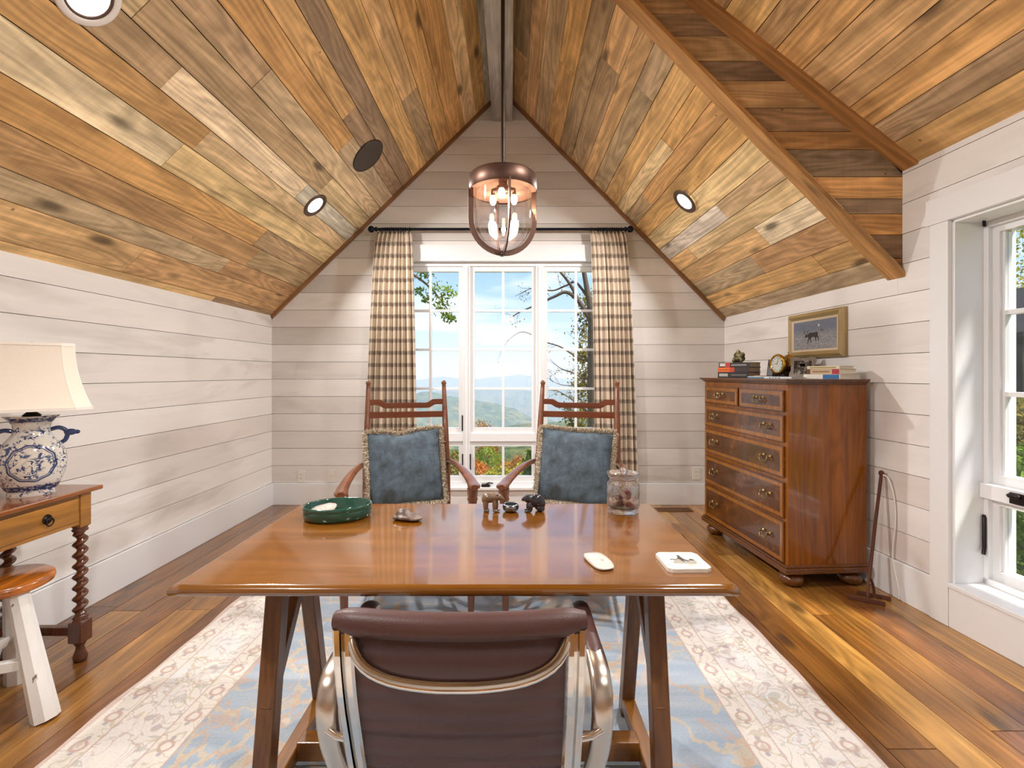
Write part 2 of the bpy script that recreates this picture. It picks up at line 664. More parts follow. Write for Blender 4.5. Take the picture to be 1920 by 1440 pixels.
spanL = (Lb0 - La0).length
spanR = (Rb0 - Ra0).length
spanD = (Db0 - Da0).length
def jl(i):
    t = r.uniform(0.25, 0.5)
    out = []
    while t < 0.93:
        out.append(t)
        t += r.uniform(0.16, 0.40)
    return out
patch_boards('ceiling_plank', La0, La1, Lb0, Lb1, nL, widths(spanL, 0.125, 0.20), jl, M_CEIL, ceiling, lambda i, k: jit(pick(CEIL_PAL, r), 0.10, r), TH, r=r)
patch_boards('ceiling_plank', Ra0, Ra1, Rb0, Rb1, nR, widths(spanR, 0.12, 0.175),
             lambda i: [r.uniform(0.2, 0.8)] if r.random() < 0.55 else [], M_CEIL, ceiling, lambda i, k: jit(pick(CEIL_PAL, r), 0.10, r), TH, r=r)
patch_boards('ceiling_plank', Da0, Da1, Db0, Db1, nD, widths(spanD, 0.13, 0.20),
             lambda i: [r.uniform(0.12, 0.3)] + ([0.6] if r.random() < 0.5 else []), M_CEIL, ceiling, lambda i, k: jit(pick(DORM_PAL, r), 0.08, r), TH, r=r)

# cheek between the two right-hand slopes, boards level, facing the camera
def main_x(z):   # x on the steep slope at the cheek
    return XR(YC) - (z - 1.805) / 1.018
def dorm_x(z):
    return XR(YC) - (z - 2.382) / 0.785
cheek = struct(MB().prism([(2.20, 1.80), (2.20, 2.40), (0.0, 4.13), (0.0, 4.06)], YC + 0.022, YC + 0.06, 'xz').build('wall_cheek', M_BACKING))
z = 1.80
CH = [0.085, 0.13, 0.115, 0.085, 0.12, 0.15, 0.10, 0.13, 0.15, 0.11, 0.14, 0.12, 0.15, 0.13, 0.14, 0.12, 0.14, 0.15]
CHC = ['#8a5c30', '#7c5d40', '#c48f50', '#8f765c', '#d2a166', '#907a60', '#b08250', '#a07c58', '#ba9465', '#8a7056', '#ae8c62', '#a08464', '#b29064']
zi = 0
for i, hgt in enumerate(CH):
    z0, z1 = z, z + hgt
    z = z1
    xr0, xr1 = (XR(YC) + 0.015 if z0 < 2.382 else dorm_x(z0)), (XR(YC) + 0.015 if z1 < 2.382 else dorm_x(z1))
    xl0, xl1 = main_x(z0), main_x(z1)
    if xr0 - xl0 < 0.02 and i > 3:
        break
    gp = 0.0015
    q = [(xl0, YC + 0.022, z0 + gp), (xr0, YC + 0.022, z0 + gp), (xr1, YC + 0.022, z1 - gp), (xl1, YC + 0.022, z1 - gp)]
    piece('plank', q + [(p[0], YC + 0.002, p[2]) for p in q], (1, 0, 0), (0, -1, 0), M_CEIL, cheek, jit(C(CHC[i % len(CHC)]), 0.05, r))

# wooden trims: cheek edges, gable edges
def trim(n_, c8, xdir, nrm, col='#b4854f', mat=None):
    o = piece('trim_%d' % n_, c8, xdir, nrm, mat or M_TRIMWOOD, None, C(col))
    return struct(o)
def edge_trim(n_, P0, P1, nrm, y0, y1, th, col):
    lo = [Vector((P0[0], y0, P0[1])), Vector((P1[0], y0, P1[1])), Vector((P1[0], y1, P1[1])), Vector((P0[0], y1, P0[1]))]
    d = Vector((P1[0] - P0[0], 0, P1[1] - P0[1]))
    trim(n_, lo + [p + Vector(nrm) * th for p in lo], d, nrm, col)
edge_trim(1, (XR(YC) + 0.01, 1.795), (0.03, 3.978), nR, YC - 0.018, YC + 0.095, 0.022, '#bb8a52')
edge_trim(2, (XR(YC) + 0.015, 2.382), (0.03, 4.045), nD, YC - 0.095, YC + 0.002, 0.022, '#ad7a45')
edge_trim(3, (XL, 1.80), (-0.17, 3.858), nL, YB - 0.03, YB, 0.028, '#8f653f')
edge_trim(4, (2.035, 1.773), (0.01, 3.856), nR, YB - 0.03, YB, 0.028, '#8f653f')

# ridge beam of grey barn boards
beam = struct(MB().box(-0.1775, 0.0155, YF, YB, 3.648, 4.12).build('ceiling_beam', M_BEAM, bevel=0.004))

# ------------------------------------------------------------------ walls
BT, RP = 0.207, 0.1646        # baseboard top, board pitch
BACK_SHADE_PAL = [('#e4dfda', 4), ('#dcd7d1', 3), ('#e9e5e0', 3), ('#d2ccc5', 2)]  # same whitewash, greyed: the back wall's backlit shade is put into the colour
SHIP_PAL = [('#ebe6e2', 4), ('#e6e1dd', 3), ('#efebe8', 3), ('#e2dad4', 2)]

# left wall
wl = struct(MB().box(XL - 0.16, XL - 0.018, YF - 0.1, YB + 0.1, 0, 1.86).build('wall_left', M_PLASTER))
r = random.Random(3)
k = 0
while BT + k * RP < 1.80:
    z0, z1 = BT + k * RP, min(BT + (k + 1) * RP, 1.83)
    cuts = [YF, r.uniform(-0.6, 0.8), YB] if k % 2 else [YF, YB]
    for i in range(len(cuts) - 1):
        q = [(XL - 0.018, cuts[i] + 0.0008, z0 + 0.0016), (XL - 0.018, cuts[i + 1] - 0.0008, z0 + 0.0016), (XL - 0.018, cuts[i + 1] - 0.0008, z1 - 0.0016), (XL - 0.018, cuts[i] + 0.0008, z1 - 0.0016)]
        piece('board', q + [(XL + r.uniform(-0.001, 0.0005), p[1], p[2]) for p in q], (0, 1, 0), (1, 0, 0), M_SHIP, wl, jit(pick(SHIP_PAL, r), 0.012, r))
    k += 1
struct(MB().box(XL, XL + 0.018, YF, YB, 0, BT).build('baseboard_left', M_PAINT, bevel=0.003))

# back wall with the big window opening
WX0, WX1, WZ0, WZ1 = -1.12, 0.97, 0.173, 2.33
def gl_x(z):
    return max(XL, XL + (z - 1.80) / 0.977)
def gr_x(z):
    return min(2.033, 2.033 - (z - 1.775) / 1.0265)
m = MB()
m.box(XL - 0.16, WX0, YB + 0.018, YB + 0.16, 0, WZ1)
m.box(WX1, 2.3, YB + 0.018, YB + 0.16, 0, WZ1)
m.box(WX0, WX1, YB + 0.018, YB + 0.16, 0, WZ0 - 0.02)
m.box(XL - 0.16, 2.3, YB + 0.018, YB + 0.16, WZ1, 4.3)
wb = struct(m.build('wall_back', M_PLASTER))
k = 0
while BT + k * RP < 3.95:
    z0, z1 = BT + k * RP + 0.0016, BT + (k + 1) * RP - 0.0016
    xa0, xa1, xb0, xb1 = gl_x(z0) - 0.02, gl_x(z1) - 0.02, gr_x(z0) + 0.02, gr_x(z1) + 0.02
    segs = [(xa0, xa1, xb0, xb1)] if z0 > 2.46 else [(xa0, xa1, WX0 - 0.05, WX0 - 0.05), (WX1 + 0.05, WX1 + 0.05, xb0, xb1)]
    if len(segs) == 2 and z1 > 2.46:
        q = [(WX0 - 0.05, YB + 0.018, 2.44), (WX1 + 0.05, YB + 0.018, 2.44), (WX1 + 0.05, YB + 0.018, z1), (WX0 - 0.05, YB + 0.018, z1)]
        piece('board', q + [(p[0], YB, p[2]) for p in q], (1, 0, 0), (0, -1, 0), M_SHIP, wb, jit(pick(SHIP_PAL, r), 0.02, r))
    for (a0, a1, b0, b1) in segs:
        if b1 <= a1:
            b1 = a1 = (a1 + b1) / 2
        q = [(a0, YB + 0.018, z0), (b0, YB + 0.018, z0), (b1, YB + 0.018, z1), (a1, YB + 0.018, z1)]
        piece('board', q + [(p[0], YB + r.uniform(-0.0005, 0.001), p[2]) for p in q], (1, 0, 0), (0, -1, 0), M_SHIP, wb, jit(pick(BACK_SHADE_PAL, r), 0.03, r))
    k += 1
m = MB()
m.box(XL, WX0 - 0.10, YB - 0.018, YB + 0.001, 0, BT)
bb = struct(m.build('baseboard_back', M_PAINT, bevel=0.003))
struct(MB().box(WX1 + 0.10, 2.035, YB - 0.018, YB + 0.001, 0, BT).build('baseboard_back_right', M_PAINT, bevel=0.003))

# right wall: own frame, x from the back corner toward the camera, y outward
ANG = math.atan2(-0.9977, 0.0678)
W2, WD0, WD1 = 2.061, 2.156, 3.95       # casing edge, window opening
m = MB()
m.box(-0.1, WD0, 0.018, 0.30, 0, 1.84)
m.box(1.80, WD0, 0.018, 0.30, 1.80, 2.50)
m.box(WD0, WD1, 0.018, 0.30, 0, 0.19)
m.box(WD0, WD1, 0.018, 0.30, 2.03, 2.5)
m.box(WD1, 6.75, 0.018, 0.30, 0, 2.5)
wr = struct(m.build('wall_right', M_PLASTER, loc=(2.033, YB, 0), rot=(0, 0, ANG)))
SC = (YB - YC) / 0.9977
def wr_board(s0, s1, z0, z1):
    q = [(s0, 0.018, z0 + 0.0016), (s1, 0.018, z0 + 0.0016), (s1, 0.018, z1 - 0.0016), (s0, 0.018, z1 - 0.0016)]
    piece('board', q + [(p[0], r.uniform(-0.0005, 0.001), p[2]) for p in q], (1, 0, 0), (0, -1, 0), M_SHIP, wr, jit(pick(SHIP_PAL, r), 0.02, r))
k = 0
while BT + k * RP < 2.42:
    z0, z1 = BT + k * RP, BT + (k + 1) * RP
    if z1 <= 1.80:
        wr_board(0, W2 + 0.02, z0, z1)
        wr_board(WD1 + 0.08, 6.7, z0, z1)
    else:
        if z0 < 1.80:
            wr_board(0, SC - 0.03, z0, 1.80)
        wr_board(SC - 0.03 if z0 < 1.80 else SC - 0.001, W2 + 0.02 if z0 < 2.10 else 6.7, z0, z1)
        if z0 < 2.10:
            wr_board(WD1 + 0.08, 6.7, z0, z1)
            if z1 > 2.13:
                wr_board(W2 + 0.02, WD1 + 0.08, 2.12, z1)
    k += 1
MRW = Matrix.Translation((2.033, YB, 0)) @ Matrix.Rotation(ANG, 4, 'Z')
struct(MB().box(0, W2, -0.018, 0.001, 0, BT).build('baseboard_right', M_PAINT, M=MRW, bevel=0.003))
struct(MB().box(-2.6, 2.9, YF - 0.15, YF, 0, 4.4).build('wall_front', plain('rear_wall_paint', '#e6e0da', 0.6)))

# ------------------------------------------------------------------ back window
win = struct(MB().box(WX0 - 0.10, WX0, YB - 0.022, YB + 0.002, 0, WZ1).build('window_1', M_PAINT, bevel=0.002))
def wpart(name, args, parent, bevel=0.002, mat=None):
    return MB().box(*args).build(name, mat or M_PAINT, parent, bevel=bevel)
wpart('casing', (WX1, WX1 + 0.10, YB - 0.022, YB + 0.002, 0, WZ1), win)
wpart('header', (WX0 - 0.13, WX1 + 0.13, YB - 0.028, YB + 0.002, WZ1, WZ1 + 0.14), win)
wpart('header_lip', (WX0 - 0.02, WX1 + 0.02, YB - 0.034, YB + 0.03, WZ1 - 0.018, WZ1), win)
wpart('sill', (WX0 - 0.02, WX1 + 0.02, YB - 0.045, YB + 0.12, WZ0 - 0.028, WZ0), win, 0.005)
wpart('apron', (WX0, WX1, YB - 0.022, YB + 0.06, 0, WZ0 - 0.028), win)
wpart('frame_head', (WX0, WX1, YB + 0.02, YB + 0.12, WZ1 - 0.055, WZ1 - 0.018), win)
wpart('frame_jamb', (WX0, WX0 + 0.03, YB + 0.02, YB + 0.12, WZ0, WZ1 - 0.055), win)
wpart('frame_jamb', (WX1 - 0.03, WX1, YB + 0.02, YB + 0.12, WZ0, WZ1 - 0.055), win)
wpart('frame_sill', (WX0, WX1, YB + 0.02, YB + 0.12, WZ0, WZ0 + 0.04), win)
UW = 0.632
MUL = (WX1 - WX0 - 0.06 - 3 * UW) / 2
PB, PT, LB, LT = 0.722, 2.272, 0.215, 0.597
for u in range(3):
    x0 = WX0 + 0.03 + u * (UW + MUL)
    x1 = x0 + UW
    if u < 2:
        wpart('mullion', (x1, x1 + MUL, YB + 0.012, YB + 0.12, WZ0 + 0.04, WZ1 - 0.055), win, 0.004)
        wpart('mullion_bead', (x1 + MUL * 0.32, x1 + MUL * 0.68, YB + 0.002, YB + 0.02, WZ0 + 0.04, WZ1 - 0.055), win, 0.004)
    wpart('transom', (x0, x1, YB + 0.018, YB + 0.12, LT, PB - 0.045), win, 0.003)
    for (z0, z1, nr, fb, ft) in ((PB - 0.045, WZ1 - 0.055, 4, 0.052, 0.048), (WZ0 + 0.04, LT, 1, 0.05, 0.045)):
        sash = MB()
        sw = 0.042
        sash.box(x0, x0 + sw, YB + 0.035, YB + 0.08, z0, z1).box(x1 - sw, x1, YB + 0.035, YB + 0.08, z0, z1)
        sash.box(x0 + sw, x1 - sw, YB + 0.035, YB + 0.08, z0, z0 + fb).box(x0 + sw, x1 - sw, YB + 0.035, YB + 0.08, z1 - ft, z1)
        so = sash.build('sash', M_PAINT, win)
        gx0, gx1, gz0, gz1 = x0 + sw, x1 - sw, z0 + fb, z1 - ft
        cx = (gx0 + gx1) / 2
        mw = 0.0115
        wpart('muntin', (cx - mw, cx + mw, YB + 0.038, YB + 0.072, gz0, gz1), so, 0.002)
        ph = (gz1 - gz0) / nr
        for i in range(1, nr):
            wpart('muntin', (gx0, gx1, YB + 0.039, YB + 0.071, gz0 + i * ph - mw, gz0 + i * ph + mw), so, 0.002)
        for i in range(nr):
            for (a, b) in ((gx0, cx), (cx, gx1)):
                MB().box(a, b, YB + 0.054, YB + 0.058, gz0 + i * ph, gz0 + (i + 1) * ph).build('pane', M_GLASS, so)
M_BRONZE = plain('dark_bronze', '#2b2523', 0.38, 0.7)
for px_, z0 in ((-0.464, 0.70), (-0.462, 0.33), (-0.387, 0.33), (0.237, 0.33)):
    MB().tube([(px_, YB + 0.025, z0), (px_, YB + 0.012, z0 + 0.02), (px_, YB + 0.012, z0 + 0.15)], 0.006, 8).build('latch', M_BRONZE, win)
for px_ in (-0.23, 0.62):
    mm = MB().box(px_ - 0.05, px_ + 0.03, YB - 0.03, YB + 0.02, WZ0, WZ0 + 0.022)
    mm.tube([(px_ - 0.01, YB, WZ0 + 0.02), (px_ + 0.02, YB - 0.02, WZ0 + 0.04), (px_ + 0.06, YB - 0.025, WZ0 + 0.035)], 0.006, 8)
    mm.build('crank', M_BRONZE, win, bevel=0.004)

# ------------------------------------------------------------------ right window (in the wall's frame)
win2 = struct(MB().box(W2, WD0, -0.022, 0.02, 0, 2.006).build('window_2', M_PAINT, M=MRW, bevel=0.002))
def w2(name, args, parent=win2, bevel=0.002, mat=None):
    return MB().box(*args).build(name, mat or M_PAINT, parent, bevel=bevel)
w2('casing', (WD1, WD1 + 0.095, -0.022, 0.02, 0, 2.006))
w2('header', (W2 - 0.016, WD1 + 0.11, -0.028, 0.02, 2.006, 2.136))
w2('apron', (WD0 + 0.0015, WD1 - 0.0015, -0.020, 0.02, 0, 0.195))
w2('sill', (WD0, WD1, -0.026, 0.17, 0.195, 0.216), bevel=0.003)
w2('jamb', (WD0, WD0 + 0.014, 0.0, 0.30, 0.216, 2.006))
w2('jamb', (WD1 - 0.014, WD1, 0.0, 0.30, 0.216, 2.006))
w2('head_jamb', (WD0, WD1, 0.0, 0.30, 1.992, 2.02))
U0 = WD0 + 0.014
for (a, b) in ((U0, 3.02), (3.09, WD1 - 0.014)):
    w2('stop', (a, a + 0.022, 0.150, 0.30, 0.216, 1.992))
    w2('stop', (b - 0.022, b, 0.150, 0.30, 0.216, 1.992))
    w2('stop', (a, b, 0.150, 0.30, 1.965, 1.992))
    w2('transom', (a, b, 0.128, 0.30, 0.640, 0.712), bevel=0.004)
    w2('frame_sill', (a, b, 0.15, 0.30, 0.216, 0.245))
    for (z0, z1, nr) in ((0.712, 1.965, 3), (0.245, 0.640, 1)):
        sash = MB()
        s0, s1 = a + 0.022, b - 0.022
        sash.box(s0, s0 + 0.03, 0.175, 0.24, z0, z1).box(s1 - 0.03, s1, 0.175, 0.24, z0, z1)
        sash.box(s0 + 0.03, s1 - 0.03, 0.175, 0.24, z0, z0 + 0.045).box(s0 + 0.03, s1 - 0.03, 0.175, 0.24, z1 - 0.03, z1)
        so = sash.build('sash', M_PAINT, win2)
        w2('glazing_bead', (s0 + 0.03, s0 + 0.042, 0.188, 0.225, z0 + 0.045, z1 - 0.03), so)
        gx0, gx1, gz0, gz1 = s0 + 0.042, s1 - 0.03, z0 + 0.045, z1 - 0.03
        cx = (gx0 + gx1) / 2
        w2('muntin', (cx - 0.0115, cx + 0.0115, 0.185, 0.225, gz0, gz1), so)
        ph = (gz1 - gz0) / nr
        for i in range(1, nr):
            w2('muntin', (gx0, gx1, 0.186, 0.224, gz0 + i * ph - 0.0115, gz0 + i * ph + 0.0115), so)
        for i in range(nr):
            for (c, d) in ((gx0, cx), (cx, gx1)):
                MB().box(c, d, 0.203, 0.207, gz0 + i * ph, gz0 + (i + 1) * ph).build('pane', M_GLASS, so)
w2('mullion', (3.02, 3.09, 0.0, 0.30, 0.216, 1.992))
MB().tube([(U0 + 0.004, 0.150, 0.55), (U0 + 0.012, 0.142, 0.54), (U0 + 0.012, 0.142, 0.40), (U0 + 0.02, 0.128, 0.365)], 0.008, 8).build('sash_lever', M_BRONZE, win2)
MB().ball((U0 + 0.16, 0.115, 0.685), (0.03, 0.012, 0.014)).box(U0 + 0.14, U0 + 0.2, 0.118, 0.128, 0.65, 0.70).build('sash_latch', M_BRONZE, win2)
MB().box(U0 + 0.03, U0 + 0.034, 0.11, 0.125, 1.965, 1.992).build('sash_hook', M_BRONZE, win2)

# ================================================================== rug
RW, RL = 1.345, 1.86
g = G('oushak_rug')
o_ = g.obj()
X, Y, Z = g.sep(o_)
dx = g.m_('SUBTRACT', RW, g.m_('ABSOLUTE', X))
dy = g.m_('SUBTRACT', RL, g.m_('ABSOLUTE', Y))
d = g.m_('MINIMUM', dx, dy)
isx = g.m_('LESS_THAN', dx, dy)
S = g.m_('ADD', g.m_('MULTIPLY', isx, Y), g.m_('MULTIPLY', g.m_('SUBTRACT', 1.0, isx), X))
wob = g.noise(o_, 3.0, 2)
def contour(scale, seed, wd, detail=1.5, dist=0.8):
    nz = g.noise(g.map(o_, (1, 1, 1), (seed, seed * 1.7, 0)), scale, detail, 0.5, dist)
    return g.mr(g.m_('ABSOLUTE', g.m_('SUBTRACT', nz, 0.5)), wd * 0.6, wd, 1.0, 0.0)
def blobs(scale, seed, r0, r1):
    vo = g.voro(g.map(o_, (1, 1, 1), (seed, seed * 0.6, 0)), scale, 0.8)
    return vo, g.band(vo, r0, r1, 0.03)
def dots(period, ctr, r0, r1):
    a = g.m_('SUBTRACT', g.m_('MULTIPLY', g.m_('FRACT', g.m_('DIVIDE', S, period)), period), period / 2)
    b = g.m_('SUBTRACT', d, ctr)
    a2 = g.m_('ADD', a, g.m_('MULTIPLY', g.m_('SUBTRACT', g.noise(o_, 30, 1), 0.5), 0.02))
    rr = g.m_('SQRT', g.m_('ADD', g.m_('MULTIPLY', a2, a2), g.m_('MULTIPLY', b, b)))
    return g.band(rr, r0, r1, 0.003)
patch = g.noise(o_, 6, 3)
cream = g.mix(g.mr(patch, 0.35, 0.65), C('#e6dfd6'), C('#dcd9d8'))
blue = g.mix(g.mr(g.noise(g.map(o_, (1.2, 16, 1)), 1.2, 4), 0.3, 0.7), C('#9aabbd'), C('#b4bdc6'))
# main border flowers
col = cream
c1 = contour(6.5, 3.1, 0.020, 3.0, 1.6)
col = g.mix(g.m_('MULTIPLY', c1, 0.5), col, C('#b9a09a'))
c2 = contour(5.4, 9.4, 0.016, 3.0, 1.6)
col = g.mix(g.m_('MULTIPLY', c2, 0.5), col, C('#a8a9a0'))
c3 = contour(4.0, 15.2, 0.012, 3.5, 1.2)
col = g.mix(g.m_('MULTIPLY', c3, 0.45), col, C('#bfa67c'))
vo, rg = blobs(5.5, 2.0, 0.26, 0.33)
col = g.mix(g.m_('MULTIPLY', rg, g.mr(g.noise(o_, 30, 2), 0.45, 0.58, 0, 0.55)), col, C('#b39497'))
vo2, rg2 = blobs(9, 6.0, 0.0, 0.15)
col = g.mix(g.m_('MULTIPLY', rg2, 0.6), col, C('#a9999f'))
# guard stripes
guard = g.mix(g.mr(patch, 0.3, 0.7), C('#e4ddd4'), C('#ded6cd'))
guard = g.mix(g.m_('MULTIPLY', g.m_('MAXIMUM', dots(0.135, 0.062, 0.016, 0.027), dots(0.135, 0.352, 0.016, 0.027)), 0.85), guard, C('#c2a39b'))
guard = g.mix(g.m_('MULTIPLY', g.m_('MAXIMUM', dots(0.0675, 0.062, 0.0, 0.008), dots(0.0675, 0.352, 0.0, 0.008)), 0.8), guard, C('#a09aa6'))
guard = g.mix(g.m_('MULTIPLY', contour(14, 22.0, 0.03), 0.5), guard, C('#b8aa93'))
isg = g.m_('MAXIMUM', g.band(d, -0.1, 0.105), g.band(d, 0.305, 0.398))
col = g.mix(isg, col, guard)
# field: vines and flowers on blue grey
fld = blue
v1 = contour(2.6, 31.0, 0.022, 4.0, 1.2)
fld = g.mix(g.m_('MULTIPLY', v1, 0.75), fld, C('#cfbfa6'))
v2 = contour(3.4, 44.0, 0.022, 4.0, 1.0)
fld = g.mix(g.m_('MULTIPLY', v2, 0.6), fld, C('#cbab90'))
vo3, rg3 = blobs(4.0, 12.0, 0.0, 0.16)
fld = g.mix(g.m_('MULTIPLY', rg3, g.mr(g.noise(o_, 22, 2), 0.42, 0.56)), fld, C('#c7a68e'))
vo4, rg4 = blobs(4.6, 19.0, 0.10, 0.20)
fld = g.mix(g.m_('MULTIPLY', rg4, g.mr(g.noise(o_, 26, 2), 0.46, 0.6, 0, 0.8)), fld, C('#d9cdb9'))
isf = g.mr(d, 0.396, 0.400)
col = g.mix(isf, col, fld)
ln = g.m_('MAXIMUM', g.m_('MAXIMUM', g.band(d, 0.103, 0.109, 0.002), g.band(d, 0.302, 0.308, 0.002)), g.m_('MAXIMUM', g.band(d, 0.395, 0.402, 0.002), g.band(d, -0.01, 0.016, 0.003)))
col = g.mix(g.m_('MULTIPLY', ln, 0.7), col, C('#bfa39a'))
pile = g.noise(g.map(o_, (90, 220, 1)), 1.0, 2)
pf = g.mr(pile, 0.3, 0.7, 0.90, 1.06)
col = g.mix(1.0, col, g.comb(pf, pf, pf), 'MULTIPLY')
g.P('Base_Color', col)
g.P('Roughness', 0.95)
g.P('Specular_IOR_Level', 0.1)
g.P('Sheen_Weight', 0.2)
g.bump(pile, 0.3, 0.003)
M_RUG = g.m
r = random.Random(8)
def rugpt(u, v):
    x_, y_ = (u * 2 - 1) * RW, (v * 2 - 1) * RL
    e = 0.006 * math.sin(y_ * 7.0) + 0.004 * math.sin(y_ * 17 + 1)
    if u in (0.0, 1.0):
        x_ += e
    return (x_, y_, 0.009)
m = MB().grid(rugpt, 25, 61)
nv = len(m.v)
edge = [i for i in range(25)] + [25 * j + 24 for j in range(1, 61)] + [25 * 60 + i for i in range(23, -1, -1)] + [25 * j for j in range(59, 0, -1)]
m.add([m.v[i] for i in edge] + [(m.v[i][0] * 1.001, m.v[i][1] * 1.001, 0.0003) for i in edge], [(i, (i + 1) % len(edge), (i + 1) % len(edge) + len(edge), i + len(edge)) for i in range(len(edge))])
tag(m.build('rug', M_RUG, loc=(-0.155, 1.90, 0)), 'pale blue floral wool rug with cream border under the desk', 'rug')

# ================================================================== desk
M_DESK = wood('desk_oak_top', '#78470d', axis='x', rough=0.2, coat=1.0, coat_ior=1.75, coatr=0.075, fresnel=0.3, ring=0.35, blotch=0.5, knots=0.12, bump=0.012, dark=0.45)
M_DESKLEG = wood('desk_oak_legs', '#6b4018', axis='z', rough=0.36, coat=0.2, ring=0.4, blotch=0.7, knots=0.2, bump=0.12, dark=0.6)
M_DESKRAIL = wood('desk_oak_rail', '#80501a', axis='y', rough=0.33, coat=0.25, ring=0.4, blotch=0.7, knots=0.2, bump=0.12, dark=0.55)
M_DESKRAILX = wood('desk_oak_stretcher', '#80501a', axis='x', rough=0.33, coat=0.25, ring=0.4, blotch=0.7, knots=0.2, bump=0.12, dark=0.55)
DC = Vector((-0.1335, 1.455, 0))
RZ = 0.0093        # top of the rug, under feet
desk = thing('trestle_desk', 'long polished oak trestle desk with leaning legs', 'desk', DC)
TW, TD = 0.6735, 0.3555
r = random.Random(4)
def tz(u, v):
    return 0.75
# board top with a rounded, worn edge
prof = [(0.012, 0.7225), (0.003, 0.7265), (0.0, 0.7335), (0.0, 0.740), (0.0045, 0.7465), (0.012, 0.75)]
def ring_pts(inset, z_):
    pts = []
    N = 40
    x_, y_ = TW - inset, TD - inset
    cr = 0.012
    per = [(-x_, -y_), (x_, -y_), (x_, y_), (-x_, y_)]
    for c_ in range(4):
        a, b = per[c_], per[(c_ + 1) % 4]
        n_ = 40 if c_ % 2 == 0 else 20
        for i in range(n_):
            t = i / n_
            pts.append((a[0] + (b[0] - a[0]) * t, a[1] + (b[1] - a[1]) * t))
    return pts
rings_ = [ring_pts(i_, z_) for i_, z_ in prof]
nv = len(rings_[0])
wear = [r.uniform(0, 1) for _ in range(nv)]
vs_, fs = [], []
for (i_, z_), rg_ in zip(prof, rings_):
    for k, p in enumerate(rg_):
        e = 1 - (0.0022 * wear[k] / 0.67 if wear[k] > 0.4 else 0)
        vs_.append((p[0] * e, p[1] * e, z_))
for i in range(len(prof) - 1):
    for j in range(nv):
        fs.append((i * nv + j, i * nv + (j + 1) % nv, (i + 1) * nv + (j + 1) % nv, (i + 1) * nv + j))
m = MB().add(vs_, fs, True)
m.add(vs_[:nv], [tuple(range(nv - 1, -1, -1))])
m.add(vs_[-nv:], [tuple(range(nv))])
m.build('desk_top', M_DESK, desk)
for sx, X_ in ((-1, -0.555), (1, 0.555)):
    yn, yf = -0.055, 0.105
    MB().box(X_ - 0.028, X_ + 0.028, -0.19, 0.24, 0.684, 0.7225).build('top_bearer', M_DESKRAIL, desk, bevel=0.004)
    MB().bar((X_, yn, 0.69), (X_ - 0.0, -0.165, RZ), 0.050, 0.050, (1, 0, 0)).build('leg', M_DESKLEG, desk, bevel=0.004)
    MB().bar((X_, yf, 0.69), (X_, 0.265, RZ), 0.046, 0.046, (1, 0, 0)).build('leg', M_DESKLEG, desk, bevel=0.004)
    MB().bar((X_ - sx * 0.002, yf + 0.03, 0.66), (X_ - sx * 0.002, -0.130, 0.30), 0.036, 0.030, (1, 0, 0)).build('cross_brace', M_DESKLEG, desk, bevel=0.003)
    MB().bar((X_, yf + 0.20, 0.70), (X_, yf + 0.05, 0.52), 0.036, 0.032, (1, 0, 0)).build('knee_brace', M_DESKLEG, desk, bevel=0.003)
    MB().bar((X_ - sx * 0.01, 0.03, 0.60), (X_ - sx * 0.24, 0.03, 0.71), 0.05, 0.045, (0, 0, 1)).build('long_brace', M_DESKRAILX, desk, bevel=0.003)
    MB().box(X_ - 0.022, X_ + 0.022, -0.15, 0.25, 0.035, 0.085).build('foot_rail', M_DESKRAIL, desk, bevel=0.004)
MB().box(-0.535, 0.535, 0.005, 0.06, 0.04, 0.10).build('stretcher', M_DESKRAILX, desk, bevel=0.004)

# ================================================================== office chair
M_LEATHER = plain('brown_leather', '#4a2e2a', 0.42, spec=0.45, var=0.12, bump=0.12, bscale=400)
M_ALU = plain('polished_aluminium', '#d3cec8', 0.10, 1.0)
M_ALU2 = plain('satin_aluminium', '#c4bbb2', 0.28, 1.0)
M_RUBBER = plain('black_rubber', '#17171a', 0.6)
oc = thing('office_chair', 'brown leather office chair with polished aluminium arms at the desk', 'chair', (-0.088, 1.10, RZ))
# profile of the side rail, back then seat
RAIL = [(-0.287, 0.805), (-0.280, 0.74), (-0.262, 0.66), (-0.236, 0.58), (-0.208, 0.50), (-0.172, 0.43), (-0.115, 0.385), (-0.03, 0.372), (0.08, 0.382), (0.19, 0.395), (0.245, 0.385)]
def smooth_path(p, n=4):
    out = []
    P_ = [Vector(q) for q in p]
    for i in range(len(P_) - 1):
        a, b, c_, d_ = P_[max(i - 1, 0)], P_[i], P_[i + 1], P_[min(i + 2, len(P_) - 1)]
        for k in range(n):
            t = k / n
            out.append(0.5 * ((2 * b) + (c_ - a) * t + (2 * a - 5 * b + 4 * c_ - d_) * t * t + (3 * b - a - 3 * c_ + d_) * t ** 3))
    out.append(P_[-1])
    return out
for sx in (-1, 1):
    pth = smooth_path([(sx * 0.200, y_, z_) for y_, z_ in RAIL])
    prof_ = [(-0.018, -0.012), (0.018, -0.012), (0.018, 0.010), (0.013, 0.016), (0.004, 0.016), (0.002, 0.004), (-0.003, 0.004), (-0.005, 0.016), (-0.014, 0.016), (-0.018, 0.011)]
    MB().sweep(pth, prof_, (0, -1, 0.02), smooth=False).build('side_rail', M_ALU, oc)
